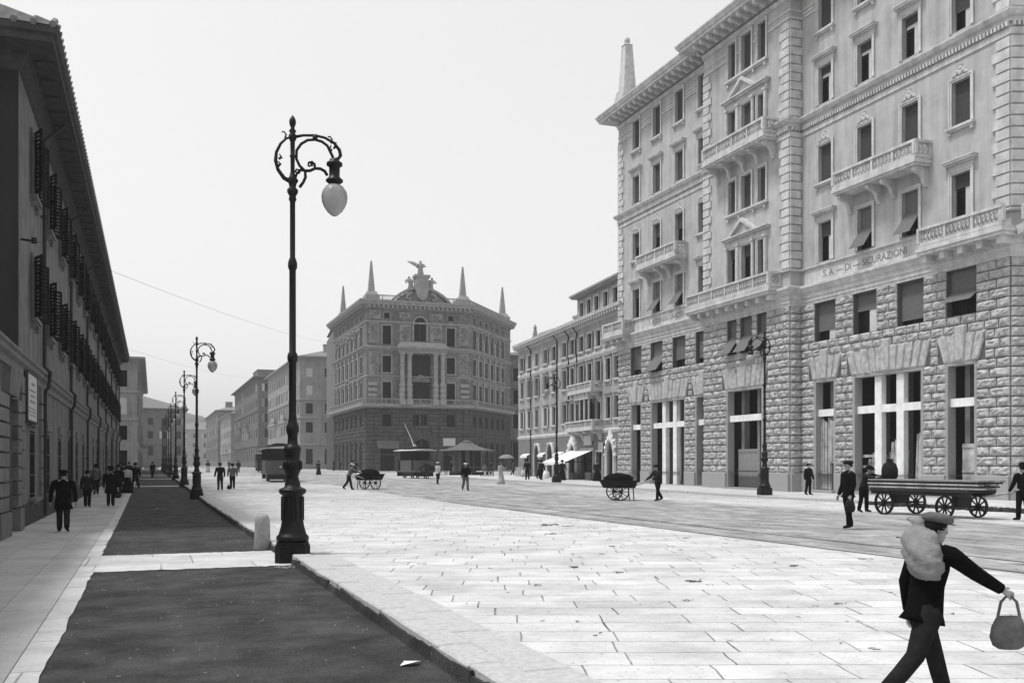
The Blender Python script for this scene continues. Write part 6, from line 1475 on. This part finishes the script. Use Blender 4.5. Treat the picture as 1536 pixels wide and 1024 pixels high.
for i, (x, y, H, f, c, l, ht, sk, lb) in enumerate((
 (30.9,78,1.74,0,'black','black','bowler',0,'tall dark man left of the pair in front of the arched shop windows'),(31.6,76.5,1.7,1,'black','black','bowler',0,'dark man with long coat in front of the arched shop windows'),
 (32.8,74.8,1.68,3,'charcoal','black','wide',1,'woman in black skirt right of the lamp by the faded house'),(34.2,71.0,1.68,3.2,'charcoal','black','scarf',1,'woman in dark skirt standing by the corner of the rock faced block'),
 (33.6,82,1.7,2,'greycloth','black','bowler',0,'man in grey jacket near the sloping shop awning'),(31,101,1.7,1.5,'charcoal','charcoal','bowler',0,'dark man walking near the palace corner'),
 (33.5,121,1.7,0,'palecloth','palecloth','scarf',1,'woman in pale dress beside the kiosk curtains'),(28.6,140,1.7,0,'black','black','bowler',0,'tiny dark man by the palace front'),
 (27.5,152,1.72,2,'black','black','bowler',0,'tiny dark man by the palace side street wall'),(29.6,158,1.72,1,'charcoal','black','bowler',0,'tiny dark figure by the palace arcade'),(26.6,131,1.7,3,'charcoal','black','wide',1,'tiny woman in black left of the tram'),
 (43,122,1.72,2,'black','black','bowler',0,'dark man right of the kiosk'),(40.2,106,1.7,2,'greycloth','black','bowler',0,'man in grey near the kiosk counter'),(28.6,88.2,1.72,3,'charcoal','charcoal','cap',0,'groom standing behind the horse'),
 (21.5,170,1.7,0,'greycloth','black','bowler',0,'hazy man in grey in the far street'),(12,140,1.7,0,'black','black','bowler',0,'hazy dark man left of the small distant tram'),(8.5,150,1.7,3,'charcoal','palecloth','wide',1,'hazy woman in pale skirt in the far street'),
 (6,165,1.7,0,'palecloth','charcoal','bowler',0,'hazy man in pale jacket in the far street'),(15,195,1.7,0,'black','black','bowler',0,'faintest hazy dark walker in the far street'),(24,120,1.7,1,'black','black','bowler',0,'small dark man between tram and palace steps'),(19.5,118,1.7,4,'black','black','wide',1,'small woman in black in the open square'))):
    a_ = R.uniform; person(x, y, (.3 if x > 29.7 and y < 103 else .15)+h(y)+(.15 if (27 < x < 50 and y > 145) else 0), H, f, lb, c, l, a_(.38,.52), ht, a_(3,18), (a_(-5,30),a_(5,70),a_(4,16)), (a_(-20,25),a_(5,60),a_(4,16)), skirt=bool(sk), group=g, bend=a_(-1,6), build=a_(.92,1.15))
# right hand side
person(22.6, 40.3, .15, 1.72, D(-95), 'man with legs together pushing the handcart along the far kerb', 'charcoal', 'black', .48, 'cap', 10, (35,20), (35,20), bend=8)
person(31.9, 41.2, .3, 1.62, D(170), 'small dark figure standing by the narrow boarded doorway', 'black', 'black', .4, 'cap', 4)
p = person(17.43, 20.86, .154, 1.8, D(-80), 'man in dark suit standing in the road left of the plank wagon', 'black', 'black', .46, 'cap', 5, (-2,20), (4,18), hatm='charcoal')
bag((p['L'][0], p['L'][1], p['L'][2]), 1.1, 'dark bag hanging from the hand of the man standing in the road', 'leather', D(10), .05)
person(24.8, 21.9, .15, 1.72, D(10), 'man in dark clothes gripping the near end of the plank wagon', 'black', 'black', .47, 'bowler', 8, (20,16), (20,16))
person(24.0, 27.9, .15, 1.7, D(170), 'man in dark waistcoat bending over the far end of the plank wagon', 'charcoal', 'black', .5, 'boater', 6, (60,20), (60,20), bend=22, hatm='black')
# foreground boy
p = person(5.16, 5.38, .155, 1.42, D(98), 'boy striding past close to the camera with a pale sack over his shoulders', 'black', 'charcoal', .45, 'cap', 22, (-20,22,12), (48,6,8), bend=10, hatm='greycloth')
c = p['T']((.02, -.07, .80))
m = MB(); m.ell([(-.2,.03,.03,.05),(-.19,.09,.07,.05),(-.165,.125,.085,.04),(-.13,.15,.1,.03),(-.09,.155,.11,.015),(-.06,.165,.115,.01),(-.02,.16,.12,0),(.02,.15,.12,-.01),(.06,.15,.115,-.03),(.1,.14,.1,-.04),(.13,.12,.09,-.055,.01),(.15,.09,.075,-.07,.02),(.17,.05,.045,-.09,.03),(.19,.06,.05,-.105,.035),(.215,.08,.06,-.12,.04),(.23,.03,.03,-.13,.05)], 28)
q_ = random.Random(6); m.v = [(v[0]*(1+.12*math.sin(v[2]*60+v[1]*35)), v[1]*(1+.14*math.sin(v[2]*48+v[0]*40)), v[2]+q_.uniform(-.006,.006)) for v in m.v]
tag(m.build('shoulder_sack', 'sackcloth', None, c, D(-98), smooth=True), 'pale limp sack slung on the shoulders of the striding boy', 'sack')
bag(p['R'], .8, 'dark swinging bag on a strap in the hand of the striding boy', 'greycloth', D(-20), .16)
# bake the skinned bodies to plain meshes
bpy.context.view_layer.update(); dg = bpy.context.evaluated_depsgraph_get(); done = []
for o in SKINS: done.append((o, bpy.data.meshes.new_from_object(o.evaluated_get(dg))))
for o, me in done:
    o.modifiers.clear(); me.materials.clear(); me.materials.append(M['skin'])
    for q in me.polygons: q.use_smooth = True
    o.data = me
# ------------------------------------------------------------------ camera, light, air
cam = bpy.data.cameras.new('camera'); co = bpy.data.objects.new('camera', cam); COL.objects.link(co)
cam.sensor_width = 36; cam.lens = 36*1450/1536; cam.shift_y = (697-512)/1536; cam.clip_end = 6000; cam.clip_start = .1
co.location = (0, 0, 1.85); co.rotation_euler = (PI/2, 0, -math.atan(548/1450)); scene.camera = co
w = bpy.data.worlds.new('World'); scene.world = w; w.use_nodes = True
nt = w.node_tree; bg = nt.nodes['Background']
sky = nt.nodes.new('ShaderNodeTexSky'); sky.sky_type = 'NISHITA'; sky.sun_disc = False
EL, AZ = rad(66), rad(-80)           # the sun stands high over the left-hand houses
sky.sun_elevation = EL; sky.sun_rotation = AZ; sky.dust_density = 4; sky.air_density = 1; sky.ozone_density = 1
bw = nt.nodes.new('ShaderNodeRGBToBW'); nt.links.new(sky.outputs[0], bw.inputs[0]); 
pw = nt.nodes.new('ShaderNodeMath'); pw.operation = 'POWER'; pw.inputs[1].default_value = .3; nt.links.new(bw.outputs[0], pw.inputs[0])
ml = nt.nodes.new('ShaderNodeMath'); ml.operation = 'MULTIPLY'; ml.inputs[1].default_value = 3.2; nt.links.new(pw.outputs[0], ml.inputs[0])   # a bright even overcast
nt.links.new(ml.outputs[0], bg.inputs['Color'])
bg.inputs['Strength'].default_value = .1
sun = bpy.data.lights.new('sun', 'SUN'); sun.energy = 1.5; sun.angle = rad(10); sun.color = (1, 1, 1)
so = bpy.data.objects.new('sun', sun); COL.objects.link(so)
d = Vector((math.sin(AZ)*math.cos(EL), math.cos(AZ)*math.cos(EL), math.sin(EL)))
so.rotation_euler = d.to_track_quat('Z', 'Y').to_euler()
hz = MB(); hz.box(-700, 700, -120, 1300, -2, 75)
hm = bpy.data.materials.new('street haze'); hm.use_nodes = True; nt = hm.node_tree
nt.nodes.remove(nt.nodes['Principled BSDF']); pv = nt.nodes.new('ShaderNodeVolumePrincipled')
pv.inputs['Color'].default_value = (.66, .66, .66, 1); pv.inputs['Density'].default_value = HAZE; pv.inputs['Anisotropy'].default_value = .2
nt.links.new(pv.outputs[0], nt.nodes['Material Output'].inputs['Volume'])
tag(hz.build('haze', hm), kind='stuff')
vs = scene.view_settings; vs.view_transform = 'Standard'; vs.look = 'None'; vs.gamma = 1; vs.exposure = EXPO
scene.cycles.volume_bounces = 1; scene.cycles.max_bounces = 6; scene.cycles.diffuse_bounces = 3
scene.cycles.use_denoising = True
